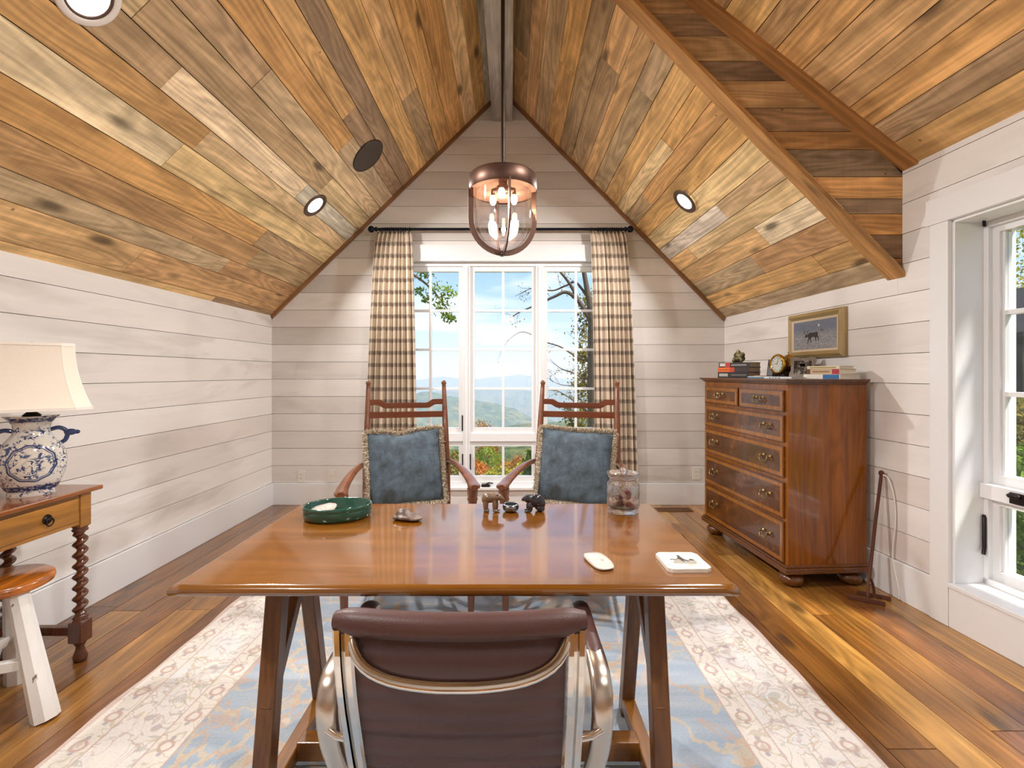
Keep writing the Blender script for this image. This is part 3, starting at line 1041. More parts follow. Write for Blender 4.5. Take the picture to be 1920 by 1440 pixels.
# ribbed leather sling
sl = smooth_path([(0, y_ - 0.0, z_) for y_, z_ in RAIL], 10)
acc = [0.0]
for i in range(1, len(sl)):
    acc.append(acc[-1] + (sl[i] - sl[i - 1]).length)
def sling(side):
    def fn(u, v):
        i = min(int(v * (len(sl) - 1)), len(sl) - 1)
        p = sl[i]
        t = (sl[min(i + 1, len(sl) - 1)] - sl[max(i - 1, 0)]).normalized()
        n_ = Vector((0, -t.z, t.y))           # away from the sitter
        if n_.y > 0 and v < 0.4:
            n_ = -n_
        rib = abs(math.sin(math.pi * acc[i] / 0.047)) ** 0.45
        x_ = (u * 2 - 1) * 0.186
        bow = 0.010 * (1 - (2 * u - 1) ** 2)
        return p + Vector((x_, 0, 0)) + n_ * (side * (0.003 + 0.0055 * rib) + bow * 1.0)
    return fn
m = MB().grid(sling(1), 15, len(sl) * 1)
m.grid(sling(-1), 15, len(sl) * 1)
m.build('leather_sling', M_LEATHER, oc)
hp = [(x_ * 0.0218 * 1.0, -0.300 + 0.016 * (x_ / 10) ** 2, 0.808 + 0.0045 * (x_ / 10) ** 2) for x_ in range(-10, 11)]
pr = [(0.020 * math.cos(a), 0.024 * math.sin(a)) for a in [i * math.pi / 8 for i in range(16)]]
sc_ = [0.62] + [0.92] + [1.0] * 17 + [0.92] + [0.62]
MB().sweep(hp, pr, (0, 0, 1), scales=sc_).build('head_roll', M_LEATHER, oc)
cb = [(-0.186, -0.283, 0.790), (-0.178, -0.30, 0.772), (-0.155, -0.318, 0.752), (-0.11, -0.330, 0.738), (-0.05, -0.336, 0.732), (0, -0.337, 0.731), (0.05, -0.336, 0.732), (0.11, -0.330, 0.738), (0.155, -0.318, 0.752), (0.178, -0.30, 0.772), (0.186, -0.283, 0.790)]
MB().tube(smooth_path(cb, 3), 0.0108, 12).build('grab_bar', M_ALU, oc)
for sx in (-1, 1):
    MB().prism([(sx * 0.185, 0.795), (sx * 0.170, 0.765), (sx * 0.185, 0.742)], -0.287, -0.281, 'xz').build('bracket', M_ALU, oc)
    for z_ in (0.772, 0.735):
        MB().ball((sx * 0.192, -0.2965 + (0.77 - z_) * 0.15, z_), 0.0028, 8, 6).build('screw', M_RUBBER, oc)
    arm = [(sx * 0.215, 0.045, 0.40), (sx * 0.247, 0.062, 0.46), (sx * 0.258, 0.078, 0.54), (sx * 0.260, 0.088, 0.615), (sx * 0.260, 0.080, 0.648), (sx * 0.260, 0.055, 0.664), (sx * 0.260, 0.0, 0.664), (sx * 0.260, -0.08, 0.662), (sx * 0.261, -0.145, 0.660), (sx * 0.262, -0.188, 0.648), (sx * 0.262, -0.206, 0.618), (sx * 0.262, -0.204, 0.57), (sx * 0.258, -0.185, 0.50), (sx * 0.246, -0.155, 0.43), (sx * 0.215, -0.125, 0.392)]
    pa = smooth_path(arm, 4)
    prf = [(-0.020, -0.005), (-0.014, -0.008), (0.014, -0.008), (0.020, -0.005), (0.020, 0.004), (0.012, 0.009), (-0.012, 0.009), (-0.020, 0.004)]
    MB().sweep(pa, [(q[1], q[0]) for q in prf], (1, 0, 0)).build('arm_loop', M_ALU2, oc)
    pad = smooth_path([(sx * 0.260, 0.0895, 0.628), (sx * 0.260, 0.083, 0.652), (sx * 0.260, 0.060, 0.668), (sx * 0.260, 0.0, 0.670), (sx * 0.260, -0.08, 0.668), (sx * 0.261, -0.135, 0.6655)], 4)
    pp = [(0.019 * math.cos(a), 0.010 * math.sin(a)) for a in [i * math.pi / 6 for i in range(12)]]
    MB().sweep(pad, [(q[1], q[0]) for q in pp], (1, 0, 0), scales=[0.5, 0.9] + [1] * (len(pad) - 4) + [0.9, 0.5]).build('arm_pad', M_LEATHER, oc)
    MB().tube([(sx * 0.262, -0.204, 0.562), (sx * 0.238, -0.222, 0.562), (sx * 0.205, -0.226, 0.560)], [0.008, 0.0065, 0.008], 10).build('arm_link', M_ALU, oc)
MB().lathe([(0.026, 0.10), (0.026, 0.24), (0.018, 0.245), (0.018, 0.34), (0.07, 0.345), (0.075, 0.36)], 20, Matrix.Translation((0, 0.04, 0))).build('column', M_ALU, oc)
for k in range(5):
    a = k * 2 * math.pi / 5 + 0.3
    e = (0.27 * math.cos(a), 0.04 + 0.27 * math.sin(a))
    MB().bar((0.01 * math.cos(a), 0.04 + 0.01 * math.sin(a), 0.11), (e[0], e[1], 0.072), 0.05, 0.035, (0, 0, 1), 0.028, 0.02).build('base_leg', M_ALU, oc, bevel=0.004)
    Mx = Matrix.Translation((e[0], e[1], 0.03)) @ Matrix.Rotation(a + 1.2, 4, 'Z') @ Matrix.Rotation(R(90), 4, 'Y')
    mm = MB().lathe([(0.012, -0.022), (0.029, -0.02), (0.030, -0.006), (0.02, -0.004), (0.02, 0.004), (0.030, 0.006), (0.029, 0.02), (0.012, 0.022)], 18, Mx)
    mm.tube([(e[0], e[1], 0.03), (e[0], e[1], 0.066)], 0.007, 8)
    mm.build('caster', M_RUBBER, oc)

# ================================================================== armchairs
M_CHAIRWOOD = wood('chair_cherry_wood', '#6d3c1d', axis='z', rough=0.30, coat=0.3, ring=0.2, blotch=0.5, bump=0.05, dark=0.4)
M_CHAIRWOODX = wood('chair_cherry_slat', '#6b3419', axis='x', rough=0.30, coat=0.3, ring=0.2, blotch=0.5, bump=0.05, dark=0.4)
M_LINEN = plain('cream_upholstery', '#cfc4b4', 0.85, spec=0.2, var=0.05, bump=0.3, bscale=500)


def turned(a, b, prof_, n=14):
    """lathe profile [(t 0..1, radius)] laid from a to b"""
    a, b = Vector(a), Vector(b)
    pts = [a + (b - a) * t for t, _ in prof_]
    return MB().tube(pts, [q for _, q in prof_], n)


def make_armchair(label):
    t = thing('armchair', label, 'chair', (0, 0, 0), 0, 'ladder back armchairs by the window')
    for sx in (-1, 1):
        a, b = Vector((sx * 0.242, 0.275, RZ)), Vector((sx * 0.236, 0.445, 1.205))
        pts, rs = [], []
        for z_, y_, q in ((0, .30, .013), (0.04, .295, .017), (0.2, .28, .020), (0.46, .275, .022), (0.70, .298, .022), (0.95, .362, .0185), (1.15, .425, .0135), (1.178, .434, .0125), (1.182, .4355, .016), (1.192, .4385, .0165), (1.202, .4415, .010), (1.205, .4425, .002)):
            pts.append((sx * (0.243 - 0.006 * z_), y_, z_ + (RZ if z_ == 0 else 0)))
            rs.append(q)
        MB().tube(pts, rs, 14).build('back_post', M_CHAIRWOOD, t)
        turned((sx * 0.305, -0.275, RZ), (sx * 0.313, -0.283, 0.668), [(0, .013), (.05, .016), (.25, .020), (.45, .024), (.58, .026), (.62, .021), (.72, .018), (.84, .019), (.90, .024), (.915, .028), (.93, .024), (.94, .026), (1.0, .028)]).build('front_post', M_CHAIRWOOD, t)
        armp = smooth_path([(sx * 0.242, 0.300, 0.700), (sx * 0.262, 0.20, 0.716), (sx * 0.290, 0.05, 0.712), (sx * 0.312, -0.10, 0.694), (sx * 0.322, -0.22, 0.678), (sx * 0.318, -0.315, 0.676)], 4)
        n_ = len(armp)
        scl = [(0.55 + 0.75 * (i / (n_ - 1)) if i < n_ - 3 else 1.3 * (1, .9, .55)[i - n_ + 3], 1.0) for i in range(n_)]
        MB().sweep(armp, [(0.026 * math.cos(q), 0.015 * math.sin(q)) for q in [i * math.pi / 7 for i in range(14)]], (0, 0, 1), scales=scl).build('arm', M_CHAIRWOOD, t)
        for z_ in (0.16, 0.29):
            turned((sx * 0.242, 0.283, z_), (sx * 0.306, -0.275, z_), [(0, .008), (.5, .012), (1, .008)], 10).build('rung', M_CHAIRWOOD, t)
    for z_ in (0.20, 0.33):
        turned((-0.306, -0.276, z_), (0.306, -0.276, z_), [(0, .008), (.5, .013), (1, .008)], 10).build('rung', M_CHAIRWOOD, t)
    turned((-0.242, 0.283, 0.24), (0.242, 0.283, 0.24), [(0, .008), (.5, .012), (1, .008)], 10).build('rung', M_CHAIRWOOD, t)
    def slat(z0, z1, notch, yb):
        # stepped top rail: ends sit higher than the middle
        prof_t, prof_b = [], []
        w_ = 0.232
        for i in range(33):
            x_ = -w_ + 2 * w_ * i / 32
            e = abs(x_) / w_
            s_ = min(1, max(0, (e - 0.52) / 0.20))
            s_ = s_ * s_ * (3 - 2 * s_)
            prof_t.append((x_, z1 - notch * (1 - s_)))
            prof_b.append((x_, z0 - notch * (1 - min(1, max(0, (e - 0.60) / 0.16)))))
        poly = prof_t + prof_b[::-1]
        MB().prism(poly, yb - 0.009, yb + 0.009, 'xz').build('back_slat', M_CHAIRWOODX, t, bevel=0.003)
    slat(1.052, 1.086, 0.022, 0.402)
    slat(0.972, 1.010, 0.0, 0.378)
    slat(0.86, 0.90, 0.0, 0.345)
    slat(0.74, 0.78, 0.0, 0.318)
    MB().bar((-0.30, -0.275, 0.39), (0.30, -0.275, 0.39), 0.03, 0.05).build('seat_rail', M_CHAIRWOODX, t, bevel=0.003)
    MB().bar((-0.24, 0.275, 0.39), (0.24, 0.275, 0.39), 0.03, 0.05).build('seat_rail', M_CHAIRWOODX, t, bevel=0.003)
    for sx in (-1, 1):
        MB().bar((sx * 0.30, -0.265, 0.39), (sx * 0.242, 0.27, 0.39), 0.03, 0.05).build('seat_rail', M_CHAIRWOOD, t, bevel=0.003)
    def seat(u, v):
        # domed pad, trapezoid in plan
        y_ = -0.285 + 0.54 * v
        hw = 0.288 - 0.060 * v
        x_ = (2 * u - 1) * hw
        e = max(abs(2 * u - 1), abs(2 * v - 1))
        dome = (1 - abs(2 * u - 1) ** 4) * (1 - abs(2 * v - 1) ** 4)
        return (x_, y_, 0.415 + 0.062 * dome ** 0.45)
    m_ = MB().grid(seat, 21, 21)
    m_.prism([(-0.288, -0.285), (0.288, -0.285), (0.228, 0.255), (-0.228, 0.255)], 0.402, 0.416, 'xy')
    m_.build('seat_pad', M_LINEN, t)
    return t

ch1 = make_armchair('wooden ladder back armchair before the left curtain, near the two wall outlets')
ch2 = copy_tree(ch1)
ch1.location, ch1.rotation_euler = (-0.565, 2.585, 0), (0, 0, R(13.6))
ch2.location, ch2.rotation_euler = (0.335, 2.585, 0), (0, 0, R(-13.6))
ch2['label'] = 'wooden ladder back armchair before the right curtain, nearer the tall chest'

# cushions with looped fringe
g = G('grey_blue_velvet')
o_ = g.obj()
nz = g.noise(g.map(o_, (1, 1, 1)), 13, 8, 0.68, 0.4)
fine = g.noise(g.map(o_, (1, 1, 1)), 160, 2)
cc = g.mix(g.mr(nz, 0.32, 0.70), C('#3f4447'), C('#61717f'))
ff = g.mr(fine, 0.3, 0.7, 0.9, 1.08)
g.P('Base_Color', g.mix(1.0, cc, g.comb(ff, ff, ff), 'MULTIPLY'))
g.P('Roughness', 0.8)
g.P('Sheen_Weight', 0.45)
g.P('Sheen_Roughness', 0.35)
g.P('Sheen_Tint', C('#a9bccd'))
g.P('Specular_IOR_Level', 0.15)
g.bump(nz, 0.25, 0.01)
M_VELVET = g.m
g = G('cream_brown_fringe')
g.P('Base_Color', g.ramp(g.noise(g.obj(), 170, 2), [(0.38, C('#7d6a54')), (0.55, C('#cdbca4')), (0.7, C('#e4dacb'))]))
g.P('Roughness', 0.9)
M_FRINGE = g.m

def make_cushion(label, seed, fold):
    t = thing('cushion', label, 'cushion', (0, 0, 0), 0, 'velvet cushions on the armchairs')
    q = random.Random(seed)
    S_ = 0.212
    def outline(a):
        # pinched square outline
        c_, s_ = math.cos(a), math.sin(a)
        k_ = 1 / max(abs(c_), abs(s_))
        return sq(k_ * c_, k_ * s_)
    def sq(u, v):
        x_ = S_ * u * (1 - 0.035 * (1 - v * v) * abs(u) ** 3)
        z_ = S_ * v * (1 - 0.035 * (1 - u * u) * abs(v) ** 3)
        if v > 0:
            z_ -= fold * 0.018 * math.exp(-((x_ + 0.02) / 0.07) ** 2) * v ** 3
        return x_, z_
    def side(sg):
        def fn(u, v):
            u, v = u * 2 - 1, v * 2 - 1
            x_, z_ = sq(u, v)
            h = 0.080 * ((1 - abs(u) ** 2.6) * (1 - abs(v) ** 2.6)) ** 0.55
            cr = 0.004 * math.sin(14 * u * v + 3 * v + sg) * (abs(u * v)) * (1 - abs(u)) * 6
            return (x_, sg * (h + cr), z_)
        return fn
    m_ = MB().grid(side(-1), 31, 31)
    m_.grid(side(1), 31, 31)
    m_.build('cushion_cover', M_VELVET, t)
    fr_ = MB()
    for i in range(5200):
        a = q.uniform(0, 2 * math.pi)
        x_, z_ = outline(a)
        n_ = Vector((x_, 0, z_)).normalized()
        nx = Vector((math.copysign(1, x_), 0, 0)) if abs(x_) > abs(z_) else Vector((0, 0, math.copysign(1, z_)))
        n_ = (n_ * 0.4 + nx * 0.6 + Vector((q.uniform(-.5, .5), q.uniform(-.75, .75), q.uniform(-.5, .5)))).normalized()
        b = Vector((x_, q.uniform(-0.010, 0.010), z_)) * 0.985
        ln_ = q.uniform(0.022, 0.040)
        mid = b + n_ * ln_ * 0.6
        tip = b + n_ * ln_ + Vector((q.uniform(-.004, .004), q.uniform(-.004, .004), -0.004))
        sx_ = n_.orthogonal().normalized() * 0.0026
        sy_ = n_.cross(sx_).normalized() * 0.0026
        fr_.add([b + sx_, b - sx_ * 0.5 + sy_, b - sx_ * 0.5 - sy_, mid + sx_ * 1.3, mid - sx_ * 0.65 + sy_ * 1.3, mid - sx_ * 0.65 - sy_ * 1.3, tip],
                [(0, 1, 4, 3), (1, 2, 5, 4), (2, 0, 3, 5), (3, 4, 6), (4, 5, 6), (5, 3, 6)])
    fo = fr_.build('fringe', M_FRINGE, t)
    fo['kind'] = 'stuff'
    return t

def on_chair(ch, off, rx, ry):
    M_ = Matrix.Translation(ch.location) @ Matrix.Rotation(ch.rotation_euler.z, 4, 'Z')
    return M_ @ Matrix.Translation(off) @ Matrix.Rotation(rx, 4, 'X') @ Matrix.Rotation(ry, 4, 'Y')
cu1 = make_cushion('grey blue velvet cushion with a dented top edge, on the armchair before the left curtain', 1, 1.0)
cu1.matrix_world = on_chair(ch1, (-0.012, 0.172, 0.702), R(-13), R(-3))
cu2 = make_cushion('grey blue velvet cushion with a straight top edge, behind the crystal jar', 2, 0.15)
cu2.matrix_world = on_chair(ch2, (0.0, 0.172, 0.705), R(-13), R(3))

# ================================================================== chest of drawers
M_CHEST = wood('chest_walnut_side', '#83490c', axis='z', rough=0.20, fresnel=0.25, coat=0.5, coatr=0.06, ring=0.45, blotch=0.6, knots=0.0, bump=0.02, dark=0.48, scale=0.9)
M_CHESTX = wood('chest_walnut_moulding', '#633609', axis='y', rough=0.24, coat=0.5, coatr=0.08, ring=0.2, blotch=0.5, bump=0.03, dark=0.4)
M_BAND = wood('chest_crossbanding', '#8f5614', axis='z', rough=0.22, coat=0.5, coatr=0.08, ring=0.3, blotch=0.4, bump=0.02, dark=0.4, scale=3.0)
g = G('drawer_veneer')
o_ = g.obj()
X, Y, Z = g.sep(o_)
arc = g.m_('SUBTRACT', g.m_('MULTIPLY', g.m_('FRACT', g.m_('DIVIDE', Y, 0.075)), 0.075), 0.0375)
ar2 = g.m_('ADD', g.m_('MULTIPLY', g.m_('MULTIPLY', arc, arc), 34.0), g.m_('MULTIPLY', Z, 1.0))
fe = g.m_('FRACT', g.m_('MULTIPLY', ar2, 11.0))
ln = g.band(fe, 0.0, 0.10, 0.05)
burl = g.noise(g.map(o_, (1, 1, 1)), 11, 4, 0.55, 0.8)
base = g.ramp(burl, [(0.25, C('#391c07')), (0.5, C('#522a08')), (0.75, C('#6e3f10'))])
g.P('Base_Color', g.mix(g.m_('MULTIPLY', ln, 0.45), base, C('#2a1409')))
g.P('Roughness', 0.22)
g.P('Coat_Weight', 0.5)
g.P('Coat_Roughness', 0.07)
M_VENEER = g.m
M_BRASS = plain('aged_brass', '#8f7d57', 0.28, 1.0, var=0.2)
CL, CD = 0.50, 0.245         # half length (y), half depth (x)
chest = thing('chest_of_drawers', 'tall walnut chest of drawers with bail handles against the right wall', 'chest', (1.8105, 3.235, 0), R(3.89))
MB().box(-CD + 0.004, CD, -CL, CL, 0.125, 1.186).build('body', M_CHEST, chest, bevel=0.003)
def moulding(name, z0, z1, steps, mat):
    m_ = MB()
    n_ = len(steps)
    for i, o2 in enumerate(steps):
        m_.box(-CD - o2, CD, -CL - o2, CL + o2, z0 + (z1 - z0) * i / n_, z0 + (z1 - z0) * (i + 1) / n_)
    m_.build(name, mat, chest, bevel=0.0025)
moulding('top_board', 1.186, 1.216, [0.006, 0.014, 0.024, 0.027], M_CHESTX)
moulding('base_moulding', 0.088, 0.135, [0.016, 0.018, 0.008], M_CHESTX)
for sx in (-1, 1):
    for sy in (-1, 1):
        MB().lathe([(0.028, 0.0), (0.052, 0.008), (0.066, 0.028), (0.068, 0.045), (0.058, 0.064), (0.034, 0.074), (0.03, 0.079), (0.042, 0.083), (0.042, 0.09)], 24, Matrix.Translation((sx * (CD - 0.065) - 0.0, sy * (CL - 0.06), 0))).build('bun_foot', M_CHESTX, chest)


def bail(m_, yc, zc, xf, w_=0.075):
    for s_ in (-1, 1):
        Mx = Matrix.Translation((xf, yc + s_ * w_ / 2, zc)) @ Matrix.Rotation(R(-90), 4, 'Y')
        m_.lathe([(0.014, 0.0), (0.013, 0.003), (0.006, 0.005), (0.005, 0.014), (0.0075, 0.018), (0.005, 0.023), (0.0, 0.024)], 14, Mx)
    pts = [(xf - 0.016, yc - w_ / 2, zc), (xf - 0.022, yc - w_ * 0.56, zc - 0.014), (xf - 0.026, yc - w_ * 0.40, zc - 0.030), (xf - 0.026, yc - w_ * 0.16, zc - 0.030), (xf - 0.025, yc, zc - 0.022), (xf - 0.026, yc + w_ * 0.16, zc - 0.030), (xf - 0.026, yc + w_ * 0.40, zc - 0.030), (xf - 0.022, yc + w_ * 0.56, zc - 0.014), (xf - 0.016, yc + w_ / 2, zc)]
    m_.tube(smooth_path(pts, 3), 0.0034, 8)

DR = [(1.023, 1.15), (0.844, 1.003), (0.6375, 0.822), (0.400, 0.611), (0.140, 0.383)]
for i, (z0, z1) in enumerate(DR):
    spans = [(-CL + 0.022, -0.010), (0.010, CL - 0.022)] if i == 0 else [(-CL + 0.022, CL - 0.022)]
    for (y0, y1) in spans:
        xf = -CD - 0.008
        dr = MB().box(xf, -CD + 0.012, y0, y1, z0, z1).build('drawer', M_CHESTX, chest, bevel=0.003)
        MB().box(xf - 0.0012, xf + 0.001, y0 + 0.008, y1 - 0.008, z0 + 0.008, z1 - 0.008).build('crossbanding', M_BAND, dr)
        MB().box(xf - 0.0022, xf + 0.001, y0 + 0.032, y1 - 0.032, z0 + 0.030, z1 - 0.030).build('veneer_panel', M_VENEER, dr)
        hz = (z0 + z1) / 2 + 0.012
        hs = [(y0 + y1) / 2] if i == 0 else [y0 + 0.16, y1 - 0.16]
        for hy in hs:
            m_ = MB()
            bail(m_, hy, hz, xf - 0.002, 0.066)
            m_.build('handle', M_BRASS, dr)
        if i != 0:
            MB().prism([(0.006 * math.cos(q) + (y0 + y1) / 2, 0.009 * math.sin(q) + (z0 + z1) / 2 + 0.01) for q in [k_ * math.pi / 6 for k_ in range(12)]], xf - 0.004, xf - 0.001, 'yz').build('keyhole_plate', M_BRASS, dr)

# ================================================================== console table, left
M_TABLE = wood('console_oak', '#a56f28', axis='y', rough=0.3, coat=0.3, ring=0.45, blotch=0.5, bump=0.06, dark=0.45)
M_TABLETOP = wood('console_oak_top', '#8a4c12', axis='y', rough=0.2, coat=0.5, ring=0.4, blotch=0.6, bump=0.04, dark=0.5)
M_TWIST = wood('console_turned_oak', '#5a2f18', axis='z', rough=0.26, coat=0.4, ring=0.2, blotch=0.4, bump=0.05, dark=0.4)
tb = thing('console_table', 'oak side table with one drawer and barley twist legs by the left wall', 'table', (-2.035, 1.63, 0))
TX, TY = 0.213, 0.47
MB().box(-TX, TX, -TY, TY, 0.735, 0.754).build('table_top', M_TABLETOP, tb, bevel=0.006, seg=3)
m_ = MB()
MB().box(-TX + 0.03, TX - 0.034, TY - 0.05, TY - 0.028, 0.60, 0.735).build('end_apron', M_TABLE, tb)
MB().box(-TX + 0.03, TX - 0.034, -TY + 0.028, -TY + 0.05, 0.60, 0.735).build('end_apron', M_TABLE, tb)
MB().box(-TX + 0.01, -TX + 0.032, -TY + 0.03, TY - 0.03, 0.60, 0.735).build('back_apron', M_TABLE, tb)
MB().box(TX - 0.054, TX - 0.034, -TY + 0.075, TY - 0.075, 0.60, 0.735).build('front_apron', M_TABLE, tb)
dr = MB().box(TX - 0.04, TX - 0.026, -TY + 0.115, TY - 0.095, 0.618, 0.715).build('drawer', M_TABLE, tb, bevel=0.002)
for y_ in (-0.2, 0.24):
    Mx = Matrix.Translation((TX - 0.026, y_, 0.668)) @ Matrix.Rotation(R(90), 4, 'Y')
    mm = MB().lathe([(0.020, 0), (0.019, 0.003), (0.006, 0.005), (0.006, 0.012), (0.0, 0.014)], 16, Mx)
    mm.tube([(TX - 0.014, y_ + 0.015 * math.cos(q), 0.658 + 0.015 * math.sin(q)) for q in [i * math.pi / 8 for i in range(16)]], 0.003, 6, closed=True)
    mm.build('ring_pull', M_BRONZE, dr)
for sx, sy in ((1, 1), (1, -1), (-1, 1), (-1, -1)):
    X_, Y_ = sx * (TX - 0.055), sy * (TY - 0.055)
    lg = MB().box(X_ - 0.026, X_ + 0.026, Y_ - 0.026, Y_ + 0.026, 0.585, 0.735).build('leg', M_TABLE, tb, bevel=0.003)
    def twist(u, v, X_=X_, Y_=Y_):
        z_ = 0.195 + 0.375 * v
        a = u * 2 * math.pi
        e = min(1, min(v, 1 - v) * 14)
        r_ = 0.0195 + e * 0.0085 * math.cos(a - v * 2 * math.pi * 8)
        return (X_ + r_ * math.cos(a), Y_ + r_ * math.sin(a), z_)
    MB().grid(twist, 20, 150, closed_u=True).build('twist', M_TWIST, lg)
    mm = MB().lathe([(0.027, 0.565), (0.029, 0.572), (0.024, 0.577), (0.03, 0.586)], 18, Matrix.Translation((X_, Y_, 0)))
    mm.build('collar', M_TWIST, lg)
    MB().lathe([(0.03, 0.174), (0.023, 0.182), (0.028, 0.19), (0.02, 0.2)], 18, Matrix.Translation((X_, Y_, 0))).build('collar', M_TWIST, lg)
    MB().box(X_ - 0.029, X_ + 0.029, Y_ - 0.029, Y_ + 0.029, 0.085, 0.175).build('block', M_TWIST, lg, bevel=0.004)
    MB().lathe([(0.015, 0.0), (0.024, 0.004), (0.027, 0.018), (0.018, 0.045), (0.014, 0.062), (0.022, 0.078), (0.024, 0.088)], 18, Matrix.Translation((X_, Y_, 0))).build('foot', M_TWIST, lg)
for sy in (1, -1):
    MB().box(-TX + 0.07, TX - 0.07, sy * (TY - 0.055) - 0.014, sy * (TY - 0.055) + 0.014, 0.112, 0.148).build('stretcher', M_TWIST, tb, bevel=0.003)
for sx in (1, -1):
    MB().box(sx * (TX - 0.055) - 0.014, sx * (TX - 0.055) + 0.014, -TY + 0.07, TY - 0.07, 0.112, 0.148).build('stretcher', M_TWIST, tb, bevel=0.003) if sx < 0 else None

# ================================================================== table lamp
g = G('blue_white_porcelain')
o_ = g.obj()
X, Y, Z = g.sep(o_)
def leafy(scale, lo, hi, seed):
    a = g.noise(g.map(o_, (1, 1, 1), (seed, seed, seed)), scale, 3, 0.7, 0.9)
    b = g.noise(g.map(o_, (1, 1, 1), (seed * 2, 1, seed)), scale * 0.28, 2)
    return g.m_('MULTIPLY', g.mr(a, lo, hi), g.mr(b, 0.40, 0.47))
ellr = g.m_('SQRT', g.m_('ADD', g.m_('POWER', g.m_('DIVIDE', X, 0.068), 2.0), g.m_('POWER', g.m_('DIVIDE', g.m_('SUBTRACT', Z, 0.135), 0.068), 2.0)))
ellw = g.m_('ADD', ellr, g.m_('MULTIPLY', g.m_('SINE', g.m_('MULTIPLY', g.n('Math', {'operation': 'ARCTAN2'}, i0=X, i1=g.m_('SUBTRACT', Z, 0.135)).outputs[0], 10.0)), 0.025))
white = g.mix(g.mr(g.noise(o_, 9, 3), 0.3, 0.7), C('#e6ddd0'), C('#dcd6cf'))
ink = g.mix(g.noise(o_, 40, 2), C('#1b2848'), C('#35538a'))
inner = g.m_('LESS_THAN', ellw, 0.9)
pat = g.m_('ADD', g.m_('MULTIPLY', inner, leafy(70, 0.50, 0.54, 3.0)), g.m_('MULTIPLY', g.m_('SUBTRACT', 1.0, inner), leafy(60, 0.525, 0.56, 8.0)))
ringl = g.m_('MAXIMUM', g.band(ellw, 0.92, 0.97, 0.015), g.band(ellw, 1.0, 1.09, 0.02))
pat = g.m_('MAXIMUM', g.m_('MINIMUM', pat, 1.0), ringl)
bands = g.m_('MAXIMUM', g.band(Z, 0.022, 0.045, 0.002), g.band(Z, 0.298, 0.316, 0.002))
bands = g.m_('MULTIPLY', bands, g.mr(g.noise(o_, 110, 2), 0.42, 0.5, 0.45, 1.0))
pat = g.m_('MAXIMUM', pat, bands)
g.P('Base_Color', g.mix(pat, white, ink))
g.P('Roughness', 0.12)
g.P('Coat_Weight', 0.5)
M_PORC = g.m
M_BLUE = plain('cobalt_glaze', '#253a66', 0.15, coat=0.5, var=0.4)
M_SHADE = plain('linen_shade', '#eadfcf', 0.8, spec=0.2, bump=0.15, bscale=300)
M_SHADEW = plain('linen_shade_trim', '#efe7dd', 0.8, spec=0.2)
M_BLACK = plain('black_metal', '#1d1a18', 0.35, 0.6)
lamp = thing('table_lamp', 'blue and white porcelain vase lamp with cream bell shade on the console', 'lamp', (-1.965, 1.925, 0.754), R(45))
vprof = [(0.072, 0.0), (0.074, 0.012), (0.070, 0.018), (0.080, 0.030), (0.094, 0.060), (0.104, 0.100), (0.107, 0.135), (0.103, 0.170), (0.090, 0.205), (0.070, 0.232), (0.058, 0.250), (0.055, 0.270), (0.060, 0.292), (0.072, 0.308), (0.083, 0.318), (0.085, 0.322), (0.080, 0.323), (0.03, 0.320)]
MB().lathe(vprof, 48, sx=1.0, sy=0.78).build('vase', M_PORC, lamp)
for sx in (-1, 1):
    pth = smooth_path([(sx * 0.055, 0, 0.262), (sx * 0.078, 0, 0.268), (sx * 0.098, 0, 0.258), (sx * 0.106, 0, 0.238), (sx * 0.100, 0, 0.215), (sx * 0.088, 0, 0.205)], 4)
    mm = MB().tube(pth, 0.0085, 10).ball((sx * 0.116, 0, 0.246), (0.022, 0.013, 0.014)).ball((sx * 0.137, 0, 0.245), (0.010, 0.009, 0.009))
    mm.build('dragon_handle', M_BLUE, lamp)
MB().lathe([(0.028, 0.318), (0.029, 0.326), (0.017, 0.336), (0.015, 0.345), (0.024, 0.358), (0.027, 0.372), (0.02, 0.385), (0.012, 0.40), (0.012, 0.46), (0.018, 0.465), (0.018, 0.50)], 20).build('socket_stem', M_BLACK, lamp)
MB().ball((0, 0, 0.535), (0.028, 0.028, 0.038)).build('bulb', plain('unlit_bulb', '#ece9e2', 0.25), lamp)
mm = MB()
for a in (0, math.pi):
    mm.tube([(0.02 * math.cos(a), 0, 0.465), (0.06 * math.cos(a), 0, 0.53), (0.045 * math.cos(a), 0, 0.60), (0, 0, 0.625)], 0.002, 6)
mm.build('harp', M_BRASS, lamp)
def shade_ring(t):
    f_ = (1 - t) ** 2.0
    hx = 0.126 + 0.054 * f_
    hy = 0.100 + 0.045 * f_
    cx_, cy_ = 0.040 + 0.012 * f_, 0.036 + 0.012 * f_
    z_ = 0.352 + 0.262 * t
    return [(hx - cx_, -hy, z_), (hx, -hy + cy_, z_), (hx, hy - cy_, z_), (hx - cx_, hy, z_), (-hx + cx_, hy, z_), (-hx, hy - cy_, z_), (-hx, -hy + cy_, z_), (-hx + cx_, -hy, z_)]
NR = 12
vs_ = [p for i in range(NR + 1) for p in shade_ring(i / NR)]
fs = [(i * 8 + j, i * 8 + (j + 1) % 8, (i + 1) * 8 + (j + 1) % 8, (i + 1) * 8 + j) for i in range(NR) for j in range(8)]
MB().add(vs_, fs, False).build('lamp_shade', M_SHADE, lamp, solid=0.003)
for j in range(8):
    MB().tube([shade_ring(i / NR)[j] for i in range(NR + 1)], 0.0022, 6).build('shade_piping', M_SHADEW, lamp)
for t in (0.0, 1.0):
    MB().sweep(shade_ring(t), [(-0.003, -0.006), (0.003, -0.006), (0.003, 0.006), (-0.003, 0.006)], (0, 0, 1), closed=True, smooth=False).build('shade_binding', M_SHADEW, lamp)
